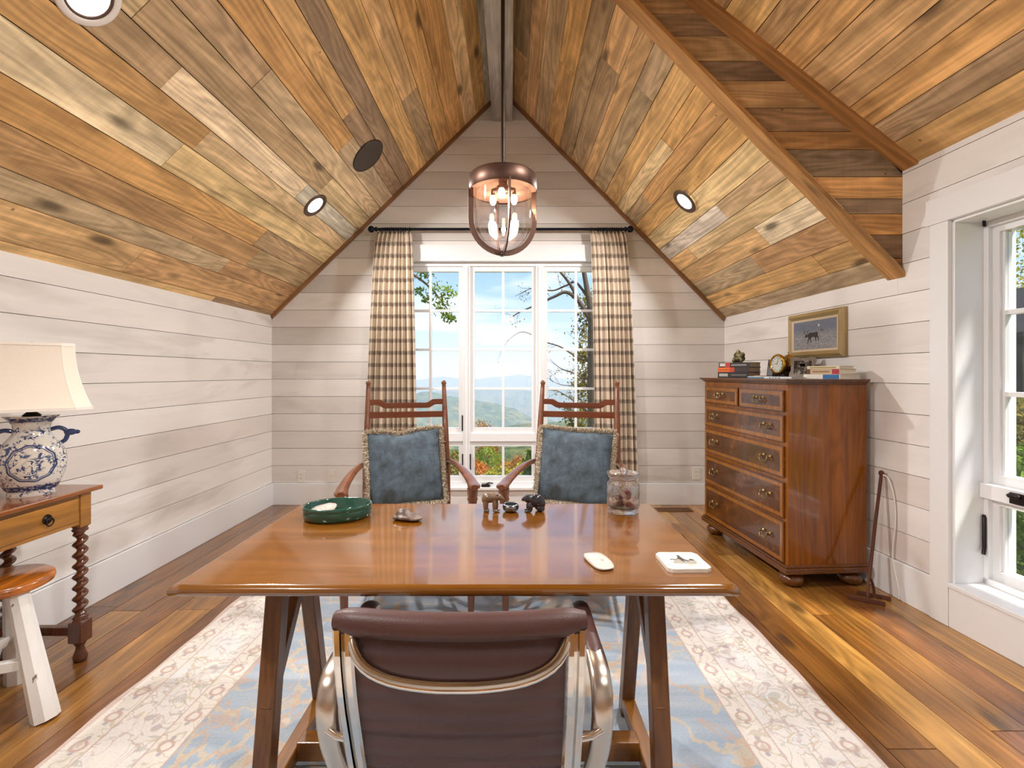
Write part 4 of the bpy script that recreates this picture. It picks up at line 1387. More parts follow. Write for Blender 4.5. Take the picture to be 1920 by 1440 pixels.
cord = smooth_path([(-2.08, 1.90, 0.758), (-2.14, 1.92, 0.757), (-2.262, 1.97, 0.745), (-2.264, 1.975, 0.5), (-2.262, 1.99, 0.35), (-2.23, 2.02, 0.285), (-2.235, 1.95, 0.22), (-2.25, 1.85, 0.05), (-2.24, 1.7, 0.008)], 6)
tag(MB().tube(cord, 0.0035, 8).build('power_cord', M_BLACK), 'thin black lamp cord hanging against the left wall', 'cord')

# ================================================================== stool
g = G('chipped_white_paint')
o_ = g.obj()
chip = g.noise(g.map(o_, (1, 1, 0.3)), 34, 4, 0.6)
edge_ = g.ramp(chip, [(0.665, 0.0), (0.69, 1.0)])
gr_ = g.noise(g.map(o_, (1, 1, 0.3)), 9, 4)
wp = g.mix(g.mr(gr_, 0.3, 0.7), C('#d9d7d3'), C('#f0eeeb'))
g.P('Base_Color', g.mix(edge_, wp, C('#6b5f55')))
g.P('Roughness', 0.6)
g.bump(g.m_('SUBTRACT', 1.0, edge_), 0.3, 0.003)
M_CHIP = g.m
M_STOOL = wood('stool_seat_pine', '#a85f1c', axis='y', rough=0.25, coat=0.4, ring=0.8, blotch=0.8, bump=0.05, dark=0.75, knots=0.2)
stool = thing('stool', 'round wooden stool with chipped white painted legs beside the console', 'stool', (-1.902, 1.755, 0))
def oct_leg(a, b, r0, r1):
    return MB().tube([a, b], [r0, r1], 8)
MB().lathe([(0.0, 0.448), (0.133, 0.448), (0.143, 0.454), (0.146, 0.466), (0.143, 0.478), (0.134, 0.484), (0.0, 0.485)], 40, caps=False).build('seat', M_STOOL, stool)
feet = [((0.088, -0.03, 0.45), (0.218, -0.055, 0.0)), ((-0.05, 0.085, 0.45), (-0.105, 0.155, 0.0)), ((-0.055, -0.08, 0.45), (-0.12, -0.19, 0.0))]
for a, b in feet:
    o = oct_leg(a, b, 0.030, 0.041).build('leg', M_CHIP, stool)
    for p in o.data.polygons:
        p.use_smooth = False
fp = [lerp(a, b, 0.56) for a, b in feet]
for i, j in ((0, 2), (1, 2), (0, 1)):
    MB().bar(fp[i], fp[j], 0.028, 0.036).build('stretcher', M_CHIP, stool, bevel=0.003)

# ================================================================== curtains and rod
g = G('plaid_curtain_linen')
o_ = g.obj()
X, Y, Z = g.sep(o_)
UVu = g.n('UVMap').outputs[0]
U_, V_, W_ = g.sep(UVu)
fz = g.m_('FRACT', g.m_('DIVIDE', g.m_('SUBTRACT', Z, 2.3256), 0.113))
bandz = g.band(fz, 0.0, 0.33, 0.02)
bm = g.band(fz, 0.12, 0.24, 0.015)
fu = g.m_('FRACT', g.m_('MULTIPLY', U_, 5.2))
bandu = g.band(fu, 0.0, 0.17, 0.012)
weave = g.noise(g.map(o_, (1, 1, 1)), 420, 2)
basec = g.mix(g.noise(o_, 12, 3), C('#d3c1ac'), C('#ddcebc'))
cc = g.mix(g.m_('MULTIPLY', bandz, 0.66), basec, C('#7f7269'))
cc = g.mix(g.m_('MULTIPLY', bm, 0.35), cc, C('#978a80'))
cc = g.mix(g.m_('MULTIPLY', bandu, 0.16), cc, C('#85796f'))
wf = g.mr(weave, 0.3, 0.7, 0.9, 1.06)
g.P('Base_Color', g.mix(1.0, cc, g.comb(wf, wf, wf), 'MULTIPLY'))
g.P('Roughness', 0.9)
g.P('Specular_IOR_Level', 0.1)
M_CURT = g.m


def curtain(label, xt0, xt1, xb0, xb1, seed, nf):
    q = random.Random(seed)
    NU, NV = 22 * nf + 1, 44
    # folds of uneven width
    ws = [q.uniform(0.6, 1.5) for _ in range(nf)]
    tot = sum(ws)
    edges = [0.0]
    for w_ in ws:
        edges.append(edges[-1] + w_ / tot)
    am = [q.uniform(0.6, 1.3) for _ in range(nf + 1)]
    dr_ = [q.uniform(-0.025, 0.025) for _ in range(nf + 1)]
    def fn(u, v):
        z_ = 2.572 - (2.572 - 0.012) * v
        e = v ** 0.55
        i = 0
        while i < nf - 1 and u > edges[i + 1]:
            i += 1
        f_ = (u - edges[i]) / (edges[i + 1] - edges[i])
        a_ = am[i] * (1 - f_) + am[i + 1] * f_
        drift = (dr_[i] * (1 - f_) + dr_[i + 1] * f_) * v * math.sin(math.pi * u)
        xl, xr = xt0 + (xb0 - xt0) * e, xt1 + (xb1 - xt1) * e
        s_ = math.sin(2 * math.pi * f_)
        s_ = math.copysign(abs(s_) ** 0.75, s_)
        pinch = 1.0 if v > 0.06 else 0.6 + 0.4 * v / 0.06
        amp = (0.016 + 0.022 * min(1, v * 2.2)) * a_ * pinch
        x_ = xl + (xr - xl) * u + drift + 0.007 * math.sin(4 * math.pi * f_) * min(1, v * 4)
        return (x_, s_ * amp + 0.012 * math.sin(u * 9 + seed) * v, z_)
    m_ = MB().grid(fn, NU, NV)
    o = m_.build('curtain', M_CURT, loc=(0, 4.375, 0), solid=0.0016)
    uv = o.data.uv_layers.new(name='UVMap')
    for lp in o.data.loops:
        vi = lp.vertex_index
        uv.data[lp.index].uv = ((vi % NU) / (NU - 1), (vi // NU) / (NV - 1))
    return tag(o, label, 'curtain', 'plaid curtains at the back window')
curtain('beige plaid curtain hanging on the side of the window nearer the table lamp', -1.243, -0.928, -1.375, -0.868, 3, 9)
curtain('beige plaid curtain hanging on the side of the window nearer the tall chest', 0.735, 1.062, 0.795, 1.185, 7, 9)

rod = thing('curtain_rod', 'dark iron curtain rod with ball finials above the back window', 'curtain rod', (0, 4.375, 2.594))
M_IRON = plain('blue_black_iron', '#1a212d', 0.32, 0.75)
MB().tube([(-1.255, 0, 0), (1.065, 0, 0)], 0.0125, 14).build('pole', M_IRON, rod)
for sx, xe in ((-1, -1.255), (1, 1.065)):
    Mx = Matrix.Translation((xe, 0, 0)) @ Matrix.Rotation(R(90) * sx, 4, 'Y')
    MB().lathe([(0.0125, -0.01), (0.022, -0.004), (0.022, 0.008), (0.013, 0.014), (0.014, 0.02), (0.028, 0.032), (0.032, 0.048), (0.027, 0.064), (0.012, 0.076), (0, 0.078)], 20, Mx).build('finial', M_IRON, rod)
    MB().tube([(xe - sx * 0.035, 0, -0.012), (xe - sx * 0.035, 0.05, -0.02), (xe - sx * 0.035, 0.094, -0.02)], 0.008, 10).ball((xe - sx * 0.035, 0.094, -0.02), (0.02, 0.008, 0.03)).build('bracket', M_IRON, rod)
for x_ in [-1.195 + 0.021 * i for i in range(11)] + [-0.945] + [0.745] + [0.815 + 0.021 * i for i in range(11)]:
    MB().tube([(x_ + 0.001 * math.sin(a), 0.0195 * math.cos(a), -0.004 + 0.0195 * math.sin(a)) for a in [k_ * math.pi / 9 for k_ in range(18)]], 0.0032, 6, closed=True).build('ring', M_IRON, rod)

# ================================================================== pendant
M_COPPER = plain('dark_copper', '#5d463c', 0.42, 0.85, var=0.15)
M_ROD = plain('bronze_rod', '#2e2219', 0.35, 0.7)
g = G('clear_shade_glass')
tr = g.n('BsdfTransparent', Color=(0.86, 0.86, 0.89, 1))
gl = g.n('BsdfGlossy', Roughness=0.03, Color=(1, 1, 1, 1))
lw = g.n('LayerWeight', Blend=0.25)
fac = g.m_('ADD', g.m_('MULTIPLY', lw.outputs['Facing'], 0.55), 0.05)
mxs = g.n('MixShader')
g.nt.links.new(fac, mxs.inputs[0])
g.nt.links.new(tr.outputs[0], mxs.inputs[1])
g.nt.links.new(gl.outputs[0], mxs.inputs[2])
g.nt.links.new(mxs.outputs[0], g.out.inputs[0])
M_CLEAR = g.m


def glow(name, col, s):
    g_ = G(name)
    g_.P('Base_Color', (0.9, 0.85, 0.75))
    g_.P('Emission_Color', col)
    g_.P('Emission_Strength', s)
    return g_.m
M_BULB = glow('lit_bulb', (1.0, 0.80, 0.55, 1), 14.0)
M_LENS = glow('lit_lens', (1.0, 0.93, 0.80, 1), 4.0)
pend = thing('pendant_light', 'copper capped glass cage pendant light hanging from the ridge beam', 'pendant light', (-0.0375, 2.2, 0))
MB().lathe([(0.1575, 2.098), (0.159, 2.10), (0.159, 2.165), (0.152, 2.173), (0.06, 2.190), (0.022, 2.197), (0.020, 2.215), (0.012, 2.22)], 48, caps=False).build('cap', M_COPPER, pend)
MB().lathe([(0.155, 2.104), (0.155, 2.162), (0.03, 2.166), (0.0, 2.166)], 40, caps=False).build('cap_lining', plain('pale_copper_lining', '#a98470', 0.4, 0.5), pend)
MB().tube([(0, 0, 2.21), (0, 0, 3.632)], 0.0098, 14).build('rod', M_ROD, pend)
MB().lathe([(0.012, 3.60), (0.06, 3.612), (0.065, 3.63), (0.065, 3.6478)], 28).build('canopy', M_ROD, pend)
dome = [(0.136, 2.155), (0.136, 2.0), (0.134, 1.965)] + [(0.134 * math.cos(a), 1.965 - 0.142 * math.sin(a)) for a in [i * math.pi / 20 for i in range(1, 11)]]
MB().lathe(dome, 48, caps=False).build('glass_dome', M_CLEAR, pend)
for ang in (12, 102):
    pts = [(0.150, 0, 2.11), (0.150, 0, 2.03), (0.150, 0, 1.97)] + [(0.150 * math.cos(a), 0, 1.968 - 0.155 * math.sin(a)) for a in [i * math.pi / 20 for i in range(1, 20)]] + [(-0.150, 0, 1.97), (-0.150, 0, 2.03), (-0.150, 0, 2.11)]
    Mx = Matrix.Rotation(R(ang), 4, 'Z')
    MB().sweep(pts, [(-0.0035, -0.011), (0.0035, -0.011), (0.0035, 0.013), (-0.0035, 0.013)], (0, 1, 0) if False else (0.0001, 0, 1), smooth=False, M=Mx).build('cage_strap', M_COPPER, pend)
MB().lathe([(0.012, 1.806), (0.012, 1.816), (0.005, 1.82)], 12).build('cage_button', M_IRON, pend)
MB().lathe([(0.02, 2.166), (0.02, 2.13), (0.03, 2.125), (0.03, 2.10), (0.01, 2.095)], 18).build('socket_hub', M_COPPER, pend)
for k in range(3):
    a = R(25 + 120 * k)
    c_ = (0.058 * math.cos(a), 0.058 * math.sin(a), 2.075)
    mm = MB().tube([(0.02 * math.cos(a), 0.02 * math.sin(a), 2.12), (c_[0], c_[1], 2.12), (c_[0], c_[1], 2.095)], 0.011, 10)
    mm.build('socket', M_COPPER, pend)
    MB().ball(c_, (0.016, 0.016, 0.026), 14, 10).build('bulb', M_BULB, pend)
    ld = bpy.data.lights.new('pendant_bulb_light', 'POINT')
    ld.energy = BULB_W
    ld.color = (1.0, 0.80, 0.58)
    ld.shadow_soft_size = 0.028
    lo = bpy.data.objects.new('pendant_bulb_light', ld)
    COL.objects.link(lo)
    lo.parent = pend
    lo.location = (c_[0], c_[1], 2.035)

# ================================================================== recessed lights, speaker
M_RINGW = plain('white_light_trim', '#e4dbd6', 0.4)
M_RINGB = plain('bronze_light_trim', '#5a463c', 0.4, 0.5)
M_CONE = plain('pale_reflector', '#f0ead8', 0.3)


def align(loc, n_):
    n_ = Vector(n_).normalized()
    x_ = Vector((0, 1, 0))
    y_ = n_.cross(x_).normalized()
    return Matrix(((x_.x, y_.x, n_.x, loc[0]), (x_.y, y_.y, n_.y, loc[1]), (x_.z, y_.z, n_.z, loc[2]), (0, 0, 0, 1)))


def can(label, loc, n_, white, watts):
    t = thing('recessed_light', label, 'ceiling light', (0, 0, 0), 0, 'recessed ceiling lights')
    t.matrix_world = align(loc, n_)
    MB().lathe([(0.106, 0.0), (0.106, 0.004), (0.100, 0.007), (0.086, 0.008), (0.080, 0.006), (0.080, 0.0)], 40, caps=False).build('trim_ring', M_RINGW if white else M_RINGB, t)
    MB().lathe([(0.080, 0.004), (0.076, 0.006), (0.070, 0.002), (0.070, -0.002)], 40, caps=False).build('inner_ring', M_RINGB, t)
    MB().lathe([(0.0, 0.0045), (0.03, 0.0045), (0.072, 0.001)], 32, caps=False).build('lens', M_LENS, t)
    ld = bpy.data.lights.new('recessed_lamp', 'AREA')
    ld.shape = 'DISK'
    ld.size = 0.12
    ld.energy = watts
    ld.spread = R(142)
    ld.color = (1.0, 0.972, 0.945)
    lo = bpy.data.objects.new('recessed_lamp', ld)
    COL.objects.link(lo)
    lo.parent = t
    lo.matrix_local = Matrix.Translation((0, 0, 0.009)) @ Matrix.Rotation(math.pi, 4, 'X')
    return t
def lz(x):
    return 1.80 + 0.977 * (x + 2.276)
def rz_(x, y):
    f_ = (YB - y) / (YB - YC)
    return (1.775 + 1.0265 * (2.033 - x)) + f_ * 0.135
def dz(x):
    return 2.382 + 0.785 * (2.161 - x)
can('lit recessed light with bronze ring above the left curtain, below the round speaker', (-1.511, 3.624, lz(-1.511)), nL, False, CAN_W)
can('lit recessed light with wide white ring above the table lamp', (-1.483, 1.646, lz(-1.483)), nL, True, CAN_W)
can('unseen lit recessed light added on the left slope toward the rear of the room', (-1.49, -0.30, lz(-1.49)), nL, True, CAN_W)  # added behind the view to brighten the room
can('lit recessed light with bronze ring on the right slope above the chest', (1.322, 3.576, rz_(1.322, 3.576) - 0.01), nR, False, CAN_W)
can('unseen lit recessed light added on the low right slope above the side window', (1.30, 1.50, dz(1.30)), nD, True, CAN_W)  # unseen extra lamp, added for interior brightness
can('unseen lit recessed light added on the low right slope toward the rear of the room', (1.30, -0.40, dz(1.30)), nD, True, CAN_W)  # also added out of view as interior light
sp = thing('ceiling_speaker', 'dark brown round speaker set in the left ceiling slope', 'speaker', (0, 0, 0))
sp.matrix_world = align((-1.11, 3.644, lz(-1.11)), nL)
MB().lathe([(0.148, 0.0), (0.148, 0.006), (0.142, 0.010), (0.138, 0.008)], 48, caps=False).build('rim', plain('speaker_rim', '#2c211c', 0.4), sp)
MB().lathe([(0.139, 0.007), (0.07, 0.0085), (0.0, 0.009)], 48, caps=False).build('grille', plain('speaker_grille', '#38291f', 0.5, var=0.1), sp)

# ================================================================== picture on the right wall
pic = thing('framed_painting', 'framed painting of a dark stag walking in snow above the chest', 'painting')
pic.matrix_world = MRW @ Matrix.Translation((1.230, -0.002, 1.5165))
PW, PH = 0.268, 0.159
M_FRAME = wood('gilt_brown_frame', '#a8905f', axis='x', rough=0.4, ring=0.1, blotch=0.5, bump=0.1, dark=0.5)
M_FRAMEZ = wood('gilt_brown_frame_side', '#b59c6e', axis='z', rough=0.4, ring=0.1, blotch=0.5, bump=0.1, dark=0.5)
def frame_side(p, i_, zo, zi, mat, name='frame_rail'):
    m_ = MB()
    a, b = p
    d_ = (Vector(b) - Vector(a))
    m_.hexa([(a[0], 0, a[1]), (b[0], 0, b[1]), (i_[1][0], 0, i_[1][1]), (i_[0][0], 0, i_[0][1]), (a[0], zo, a[1]), (b[0], zo, b[1]), (i_[1][0], zi, i_[1][1]), (i_[0][0], zi, i_[0][1])])
    return m_.build(name, mat, pic)
def frame_ring(w0, h0, w1, h1, zo, zi, mats, name):
    O = [(-w0, -h0), (w0, -h0), (w0, h0), (-w0, h0)]
    I = [(-w1, -h1), (w1, -h1), (w1, h1), (-w1, h1)]
    for k_ in range(4):
        frame_side((O[k_], O[(k_ + 1) % 4]), (I[k_], I[(k_ + 1) % 4]), zo, zi, mats[k_ % 2], name)
frame_ring(PW, PH, PW - 0.022, PH - 0.022, -0.022, -0.040, (M_FRAME, M_FRAMEZ), 'frame_rail')
frame_ring(PW - 0.022, PH - 0.022, PW - 0.045, PH - 0.045, -0.040, -0.026, (M_FRAME, M_FRAMEZ), 'frame_cove')
M_LINER = plain('cream_liner', '#d9c5a8', 0.8)
frame_ring(PW - 0.045, PH - 0.045, PW - 0.060, PH - 0.060, -0.027, -0.022, (M_LINER, M_LINER), 'liner')
g = G('snow_dusk_canvas')
o_ = g.obj()
X, Y, Z = g.sep(o_)
nz = g.noise(g.map(o_, (1, 1, 2.5)), 28, 5)
sky_ = g.mix(nz, C('#5f6678'), C('#7d8494'))
snow = g.mix(g.mr(g.noise(g.map(o_, (1, 1, 3.0)), 60, 4), 0.35, 0.65), C('#7a7d86'), C('#a9a6a6'))
warm = g.mix(g.mr(g.noise(g.map(o_, (1, 1, 3)), 30, 3), 0.55, 0.7, 0, 0.4), snow, C('#a88f85'))
cv = g.mix(g.mr(Z, -0.01, 0.045), warm, sky_)
mo = g.m_('SQRT', g.m_('ADD', g.m_('POWER', g.m_('SUBTRACT', X, 0.045), 2.0), g.m_('POWER', g.m_('SUBTRACT', Z, 0.062), 2.0)))
cv = g.mix(g.mr(mo, 0.007, 0.010, 1.0, 0.0), cv, C('#d8d5cf'))
g.P('Base_Color', cv)
g.P('Roughness', 0.5)
MB().box(-PW + 0.058, PW - 0.058, -0.0215, -0.004, -PH + 0.058, PH - 0.058).build('canvas', g.m, pic)
M_INK = plain('dark_brown_print', '#332a28', 0.6)
body = [(-0.060, 0.000), (-0.052, 0.014), (-0.030, 0.017), (0.000, 0.016), (0.026, 0.020), (0.036, 0.012), (0.037, -0.006), (0.046, -0.022), (0.040, -0.046), (0.037, -0.046), (0.038, -0.026), (0.026, -0.014), (0.020, -0.026), (0.022, -0.048), (0.018, -0.048), (0.012, -0.022), (0.000, -0.014), (-0.028, -0.016), (-0.030, -0.034), (-0.026, -0.054), (-0.031, -0.054), (-0.038, -0.030), (-0.044, -0.020), (-0.056, -0.040), (-0.060, -0.060), (-0.064, -0.059), (-0.060, -0.034), (-0.054, -0.012), (-0.066, -0.010), (-0.076, -0.014), (-0.088, -0.014), (-0.090, -0.009), (-0.080, 0.004), (-0.072, 0.007)]
MB().prism(body[::-1], -0.0228, -0.0212, 'xz').build('stag_print', M_INK, pic)
mm = MB()
for k_ in (-1, 1):
    mm.tube(smooth_path([(-0.076, -0.0222, 0.004), (-0.080 + 0.012 * k_, -0.0222, 0.014), (-0.078 + 0.018 * k_, -0.0222, 0.028), (-0.072 + 0.018 * k_, -0.0222, 0.040)], 3), 0.0012, 5)
    mm.tube([(-0.079 + 0.014 * k_, -0.0222, 0.018), (-0.088 + 0.014 * k_, -0.0222, 0.026)], 0.001, 5)
mm.build('antler_print', M_INK, pic)
MB().prism([(0.060, 0.026), (0.066, 0.034), (0.078, 0.032), (0.088, 0.026), (0.087, 0.018), (0.080, 0.022), (0.070, 0.022)][::-1], -0.0226, -0.0212, 'xz').build('far_deer_print', plain('grey_print', '#55565e', 0.6), pic)

# ================================================================== things on the desk
DZ = 0.7503
M_GREEN = plain('green_glaze', '#164437', 0.12, coat=0.6, var=0.45)
bowl = thing('oval_dish', 'green glazed oval dish on the left of the desk', 'dish', (-0.602, 1.632, DZ), R(14))
MB().lathe([(0.0, 0.006), (0.098, 0.006), (0.104, 0.012), (0.107, 0.044), (0.109, 0.047), (0.112, 0.048), (0.115, 0.045), (0.115, 0.036), (0.1135, 0.034), (0.115, 0.031), (0.112, 0.008), (0.106, 0.0), (0.0, 0.0)], 56, sy=0.72, caps=False).build('dish_body', M_GREEN, bowl)
MB().lathe([(0.0, 0.0075), (0.09, 0.0075)], 40, sy=0.70, caps=False).build('dish_floor', plain('ochre_glaze', '#7a6a3a', 0.3, var=0.3), bowl)
shell = MB().lathe([(0.0, 0.0), (0.040, 0.0), (0.044, 0.004), (0.042, 0.009), (0.02, 0.010), (0.0, 0.010)], 28, sy=0.75, caps=False, ripple=lambda a, z_: 1 + 0.05 * math.sin(3 * a) + 0.03 * math.sin(7 * a))
g = G('banded_agate')
vv = g.n('VectorMath', {'operation': 'LENGTH'}, i0=g.obj()).outputs['Value']
f_ = g.m_('FRACT', g.m_('ADD', g.m_('MULTIPLY', vv, 120.0), g.m_('MULTIPLY', g.noise(g.obj(), 40, 2), 1.2)))
g.P('Base_Color', g.mix(f_, C('#a09288'), C('#c8beb6')))
g.P('Roughness', 0.2)
tag(shell.build('agate_slice', g.m, loc=(-0.643, 1.612, DZ + 0.028), rot=(R(14), R(-10), R(20))), 'pale banded agate slice lying in the green dish', 'stone')


def blob(name, balls, mat, parent, voxel=0.0022, smooth_it=6):
    m_ = MB()
    for c_, r_ in balls:
        m_.ball(c_, r_, 14, 10)
    o = m_.build(name, mat, parent)
    md = o.modifiers.new('remesh', 'REMESH')
    md.mode = 'VOXEL'
    md.voxel_size = voxel
    md.use_smooth_shade = True
    md = o.modifiers.new('smooth', 'SMOOTH')
    md.iterations = smooth_it
    return o
st = thing('river_stone', 'brown and grey flat stone beside the green dish', 'stone', (-0.352, 1.60, DZ), R(-12))
g = G('brown_flint')
g.P('Base_Color', g.ramp(g.noise(g.obj(), 22, 4, 0.6, 0.8), [(0.3, C('#2a1f1b')), (0.5, C('#6b5a50')), (0.7, C('#a39284'))]))
g.P('Roughness', 0.4)
blob('stone_body', [((0, 0, 0.012), (0.050, 0.030, 0.012)), ((-0.018, 0.004, 0.020), (0.026, 0.024, 0.018)), ((0.022, -0.004, 0.010), (0.034, 0.024, 0.010)), ((-0.036, -0.004, 0.009), (0.016, 0.02, 0.009))], g.m, st)
M_CARVED = plain('carved_brown_stone', '#6f5a48', 0.28, coat=0.3, var=0.5)
M_CARVED2 = plain('carved_black_stone', '#23232b', 0.14, coat=0.5, var=0.5)
b1 = thing('bear_figurine', 'small brown stone bear figurine standing on the desk with lowered head', 'figurine', (-0.068, 1.697, DZ), R(-8))
blob('bear_body', [((-0.012, 0, 0.050), (0.026, 0.017, 0.019)), ((0.006, 0, 0.052), (0.020, 0.015, 0.016)), ((-0.024, 0, 0.044), (0.015, 0.015, 0.018)),
                   ((0.024, 0, 0.053), (0.013, 0.011, 0.012)), ((0.033, 0, 0.050), (0.009, 0.0075, 0.0075)), ((0.0395, 0, 0.0475), (0.0055, 0.005, 0.0045)),
                   ((0.020, 0.008, 0.064), (0.004, 0.003, 0.004)), ((0.020, -0.008, 0.064), (0.004, 0.003, 0.004)),
                   ((0.014, 0.008, 0.026), (0.008, 0.007, 0.024)), ((0.010, -0.008, 0.026), (0.008, 0.007, 0.024)), ((-0.026, 0.008, 0.024), (0.010, 0.008, 0.024)), ((-0.022, -0.008, 0.024), (0.010, 0.008, 0.024)),
                   ((0.017, 0.008, 0.005), (0.011, 0.007, 0.005)), ((0.013, -0.008, 0.005), (0.011, 0.007, 0.005)), ((-0.023, 0.008, 0.005), (0.011, 0.008, 0.005)), ((-0.019, -0.008, 0.005), (0.011, 0.008, 0.005))], M_CARVED, b1, 0.0016)
b2 = thing('bear_figurine', 'glossy black stone bear figurine hunched on the desk before the right cushion', 'figurine', (0.084, 1.700, DZ), R(188))
blob('bear_body', [((-0.006, 0, 0.038), (0.032, 0.020, 0.024)), ((-0.024, 0, 0.028), (0.018, 0.019, 0.024)), ((0.018, 0, 0.046), (0.020, 0.015, 0.016)), ((0.032, 0, 0.048), (0.011, 0.009, 0.010)), ((0.040, 0, 0.044), (0.007, 0.006, 0.006)),
                   ((0.026, 0.008, 0.058), (0.004, 0.003, 0.004)), ((0.026, -0.008, 0.058), (0.004, 0.003, 0.004)),
                   ((0.016, 0.010, 0.018), (0.010, 0.008, 0.018)), ((0.018, -0.010, 0.018), (0.010, 0.008, 0.018)), ((-0.022, 0.010, 0.012), (0.016, 0.010, 0.012)), ((-0.020, -0.010, 0.012), (0.016, 0.010, 0.012)), ((0.022, 0.010, 0.004), (0.012, 0.008, 0.004)), ((0.024, -0.010, 0.004), (0.012, 0.008, 0.004))], M_CARVED2, b2, 0.0016)
tag(MB().lathe([(0.0, 0.003), (0.018, 0.004), (0.025, 0.012), (0.0265, 0.020), (0.022, 0.027), (0.0235, 0.0285), (0.027, 0.025), (0.030, 0.017), (0.027, 0.007), (0.018, 0.0), (0.0, 0.0)], 36, caps=False, ripple=lambda a, z_: 1 + 0.02 * math.cos(6 * a)).build('trinket_bowl', plain('tarnished_silver', '#8f959c', 0.18, 1.0), loc=(-0.001, 1.700, DZ)), 'tiny tarnished silver bowl between the two stone bears', 'bowl')

# crystal jar with sweets
g = G('cut_crystal')
g.P('Base_Color', (1, 1, 1))
g.P('Roughness', 0.02)
g.P('IOR', 1.5)
g.P('Transmission_Weight', 1.0)
tr = g.n('BsdfTransparent', Color=(0.98, 0.98, 1.0, 1))
mxs = g.n('MixShader', i0=0.28)
g.nt.links.new(g.p.outputs[0], mxs.inputs[1])
g.nt.links.new(tr.outputs[0], mxs.inputs[2])
g.nt.links.new(mxs.outputs[0], g.out.inputs[0])
M_CRYSTAL = g.m
jar = thing('crystal_jar', 'cut crystal jar with flared lid on the right of the desk', 'jar', (0.406, 1.700, DZ))
NJ = 72
def diamond(a, z_):
    if z_ < 0.030 or z_ > 0.098:
        return 1.0
    k_ = 10
    s1 = abs(math.sin(k_ * a / 2 * 2 + z_ * 130))
    s2 = abs(math.sin(k_ * a / 2 * 2 - z_ * 130))
    return 1 - 0.045 * max(0, 1 - 4 * s1) - 0.045 * max(0, 1 - 4 * s2)
outp = [(0.050, 0.0), (0.054, 0.002), (0.0555, 0.010), (0.0545, 0.018)] + [(0.0575, 0.024 + 0.0026 * i) for i in range(30)] + [(0.056, 0.104), (0.050, 0.111), (0.046, 0.115), (0.047, 0.120)]
MB().lathe(outp, NJ, ripple=diamond, caps=False).lathe([(0.0, 0.0), (0.050, 0.0)], NJ, caps=False).lathe([(0.047, 0.120), (0.043, 0.120), (0.043, 0.112), (0.050, 0.100), (0.0505, 0.03), (0.046, 0.016), (0.0, 0.014)], NJ, caps=False).build('jar_body', M_CRYSTAL, jar, weld=True)
MB().lathe([(0.0, 0.121), (0.044, 0.121), (0.050, 0.124), (0.057, 0.137), (0.0575, 0.141), (0.054, 0.141), (0.046, 0.130), (0.03, 0.127), (0.008, 0.128), (0.006, 0.134), (0.011, 0.142), (0.013, 0.150), (0.010, 0.159), (0.0, 0.162)], NJ, caps=False, ripple=lambda a, z_: 1 + 0.015 * math.cos(26 * a) if 0.123 < z_ < 0.142 else 1.0).build('jar_lid', M_CRYSTAL, jar, weld=True)
M_RED = plain('red_wrapper', '#c01640', 0.25, coat=0.4, var=0.3)
M_MAR = plain('dark_red_wrapper', '#6a2020', 0.25, coat=0.4, var=0.3)
q = random.Random(6)
for i, (x_, y_, z_, mt) in enumerate([(0.018, -0.018, 0.027, M_RED), (-0.020, -0.012, 0.027, M_MAR), (0.0, 0.022, 0.027, M_MAR), (0.022, 0.004, 0.052, M_RED), (-0.014, 0.006, 0.050, M_MAR), (0.014, -0.012, 0.074, M_RED)]):
    cnd = thing('candy', 'red wrapped sweet inside the crystal jar' if mt is M_RED else 'brown wrapped sweet inside the crystal jar', 'candy', (0.406 + x_, 1.700 + y_, DZ + z_), q.uniform(0, 3), 'wrapped sweets in the crystal jar')
    MB().ball((0, 0, 0), (0.014, 0.010, 0.0115), 12, 8).build('sweet', mt, cnd)
    MB().add([(0.012, 0, 0), (0.021, 0.006, 0.004), (0.022, 0.001, -0.003), (0.020, -0.006, 0.002)], [(0, 1, 2), (0, 2, 3)]).add([(-0.012, 0, 0), (-0.021, 0.006, 0.004), (-0.022, 0.001, -0.003), (-0.020, -0.006, 0.002)], [(0, 1, 2), (0, 2, 3)]).build('wrapper_twist', mt, cnd, solid=0.0006)

# computer mouse
ms = thing('computer_mouse', 'white wireless computer mouse near the front edge of the desk', 'mouse', (0.231, 1.238, DZ), R(14))
def mshell(u, v):
    a = u * 2 * math.pi
    k_ = 1 / (abs(math.cos(a)) ** 3.2 + abs(math.sin(a)) ** 3.2) ** (1 / 3.2)
    x_, y_ = 0.0285 * k_ * math.cos(a), 0.056 * k_ * math.sin(a)
    rr = math.sin(v * math.pi / 2)
    z_ = 0.006 + 0.0135 * math.cos(v * math.pi / 2) ** 0.9 * (1 - (y_ * rr / 0.056) ** 2 * 0.55)
    return (x_ * rr, y_ * rr, z_)
MB().grid(mshell, 40, 16, closed_u=True).build('shell', plain('white_gloss_plastic', '#d6c6ba', 0.12, coat=0.5), ms)
MB().lathe([(0.0, 0.0), (0.9, 0.0), (0.985, 0.006), (0.0, 0.0061)], 40, M=Matrix.Diagonal((0.0285, 0.056, 1, 1)), caps=False, ripple=lambda a, z_: 1 / (abs(math.cos(a)) ** 3.2 + abs(math.sin(a)) ** 3.2) ** (1 / 3.2)).build('base', plain('grey_plastic', '#a7a7aa', 0.3), ms)
MB().lathe([(0.0, 0.0), (0.0045, 0.0)], 16, M=Matrix.Translation((0, -0.022, 0.0188)) @ Matrix.Rotation(R(9), 4, 'X'), sy=1.1, caps=False).build('mark', plain('grey_mark', '#b9b2ae', 0.3), ms)

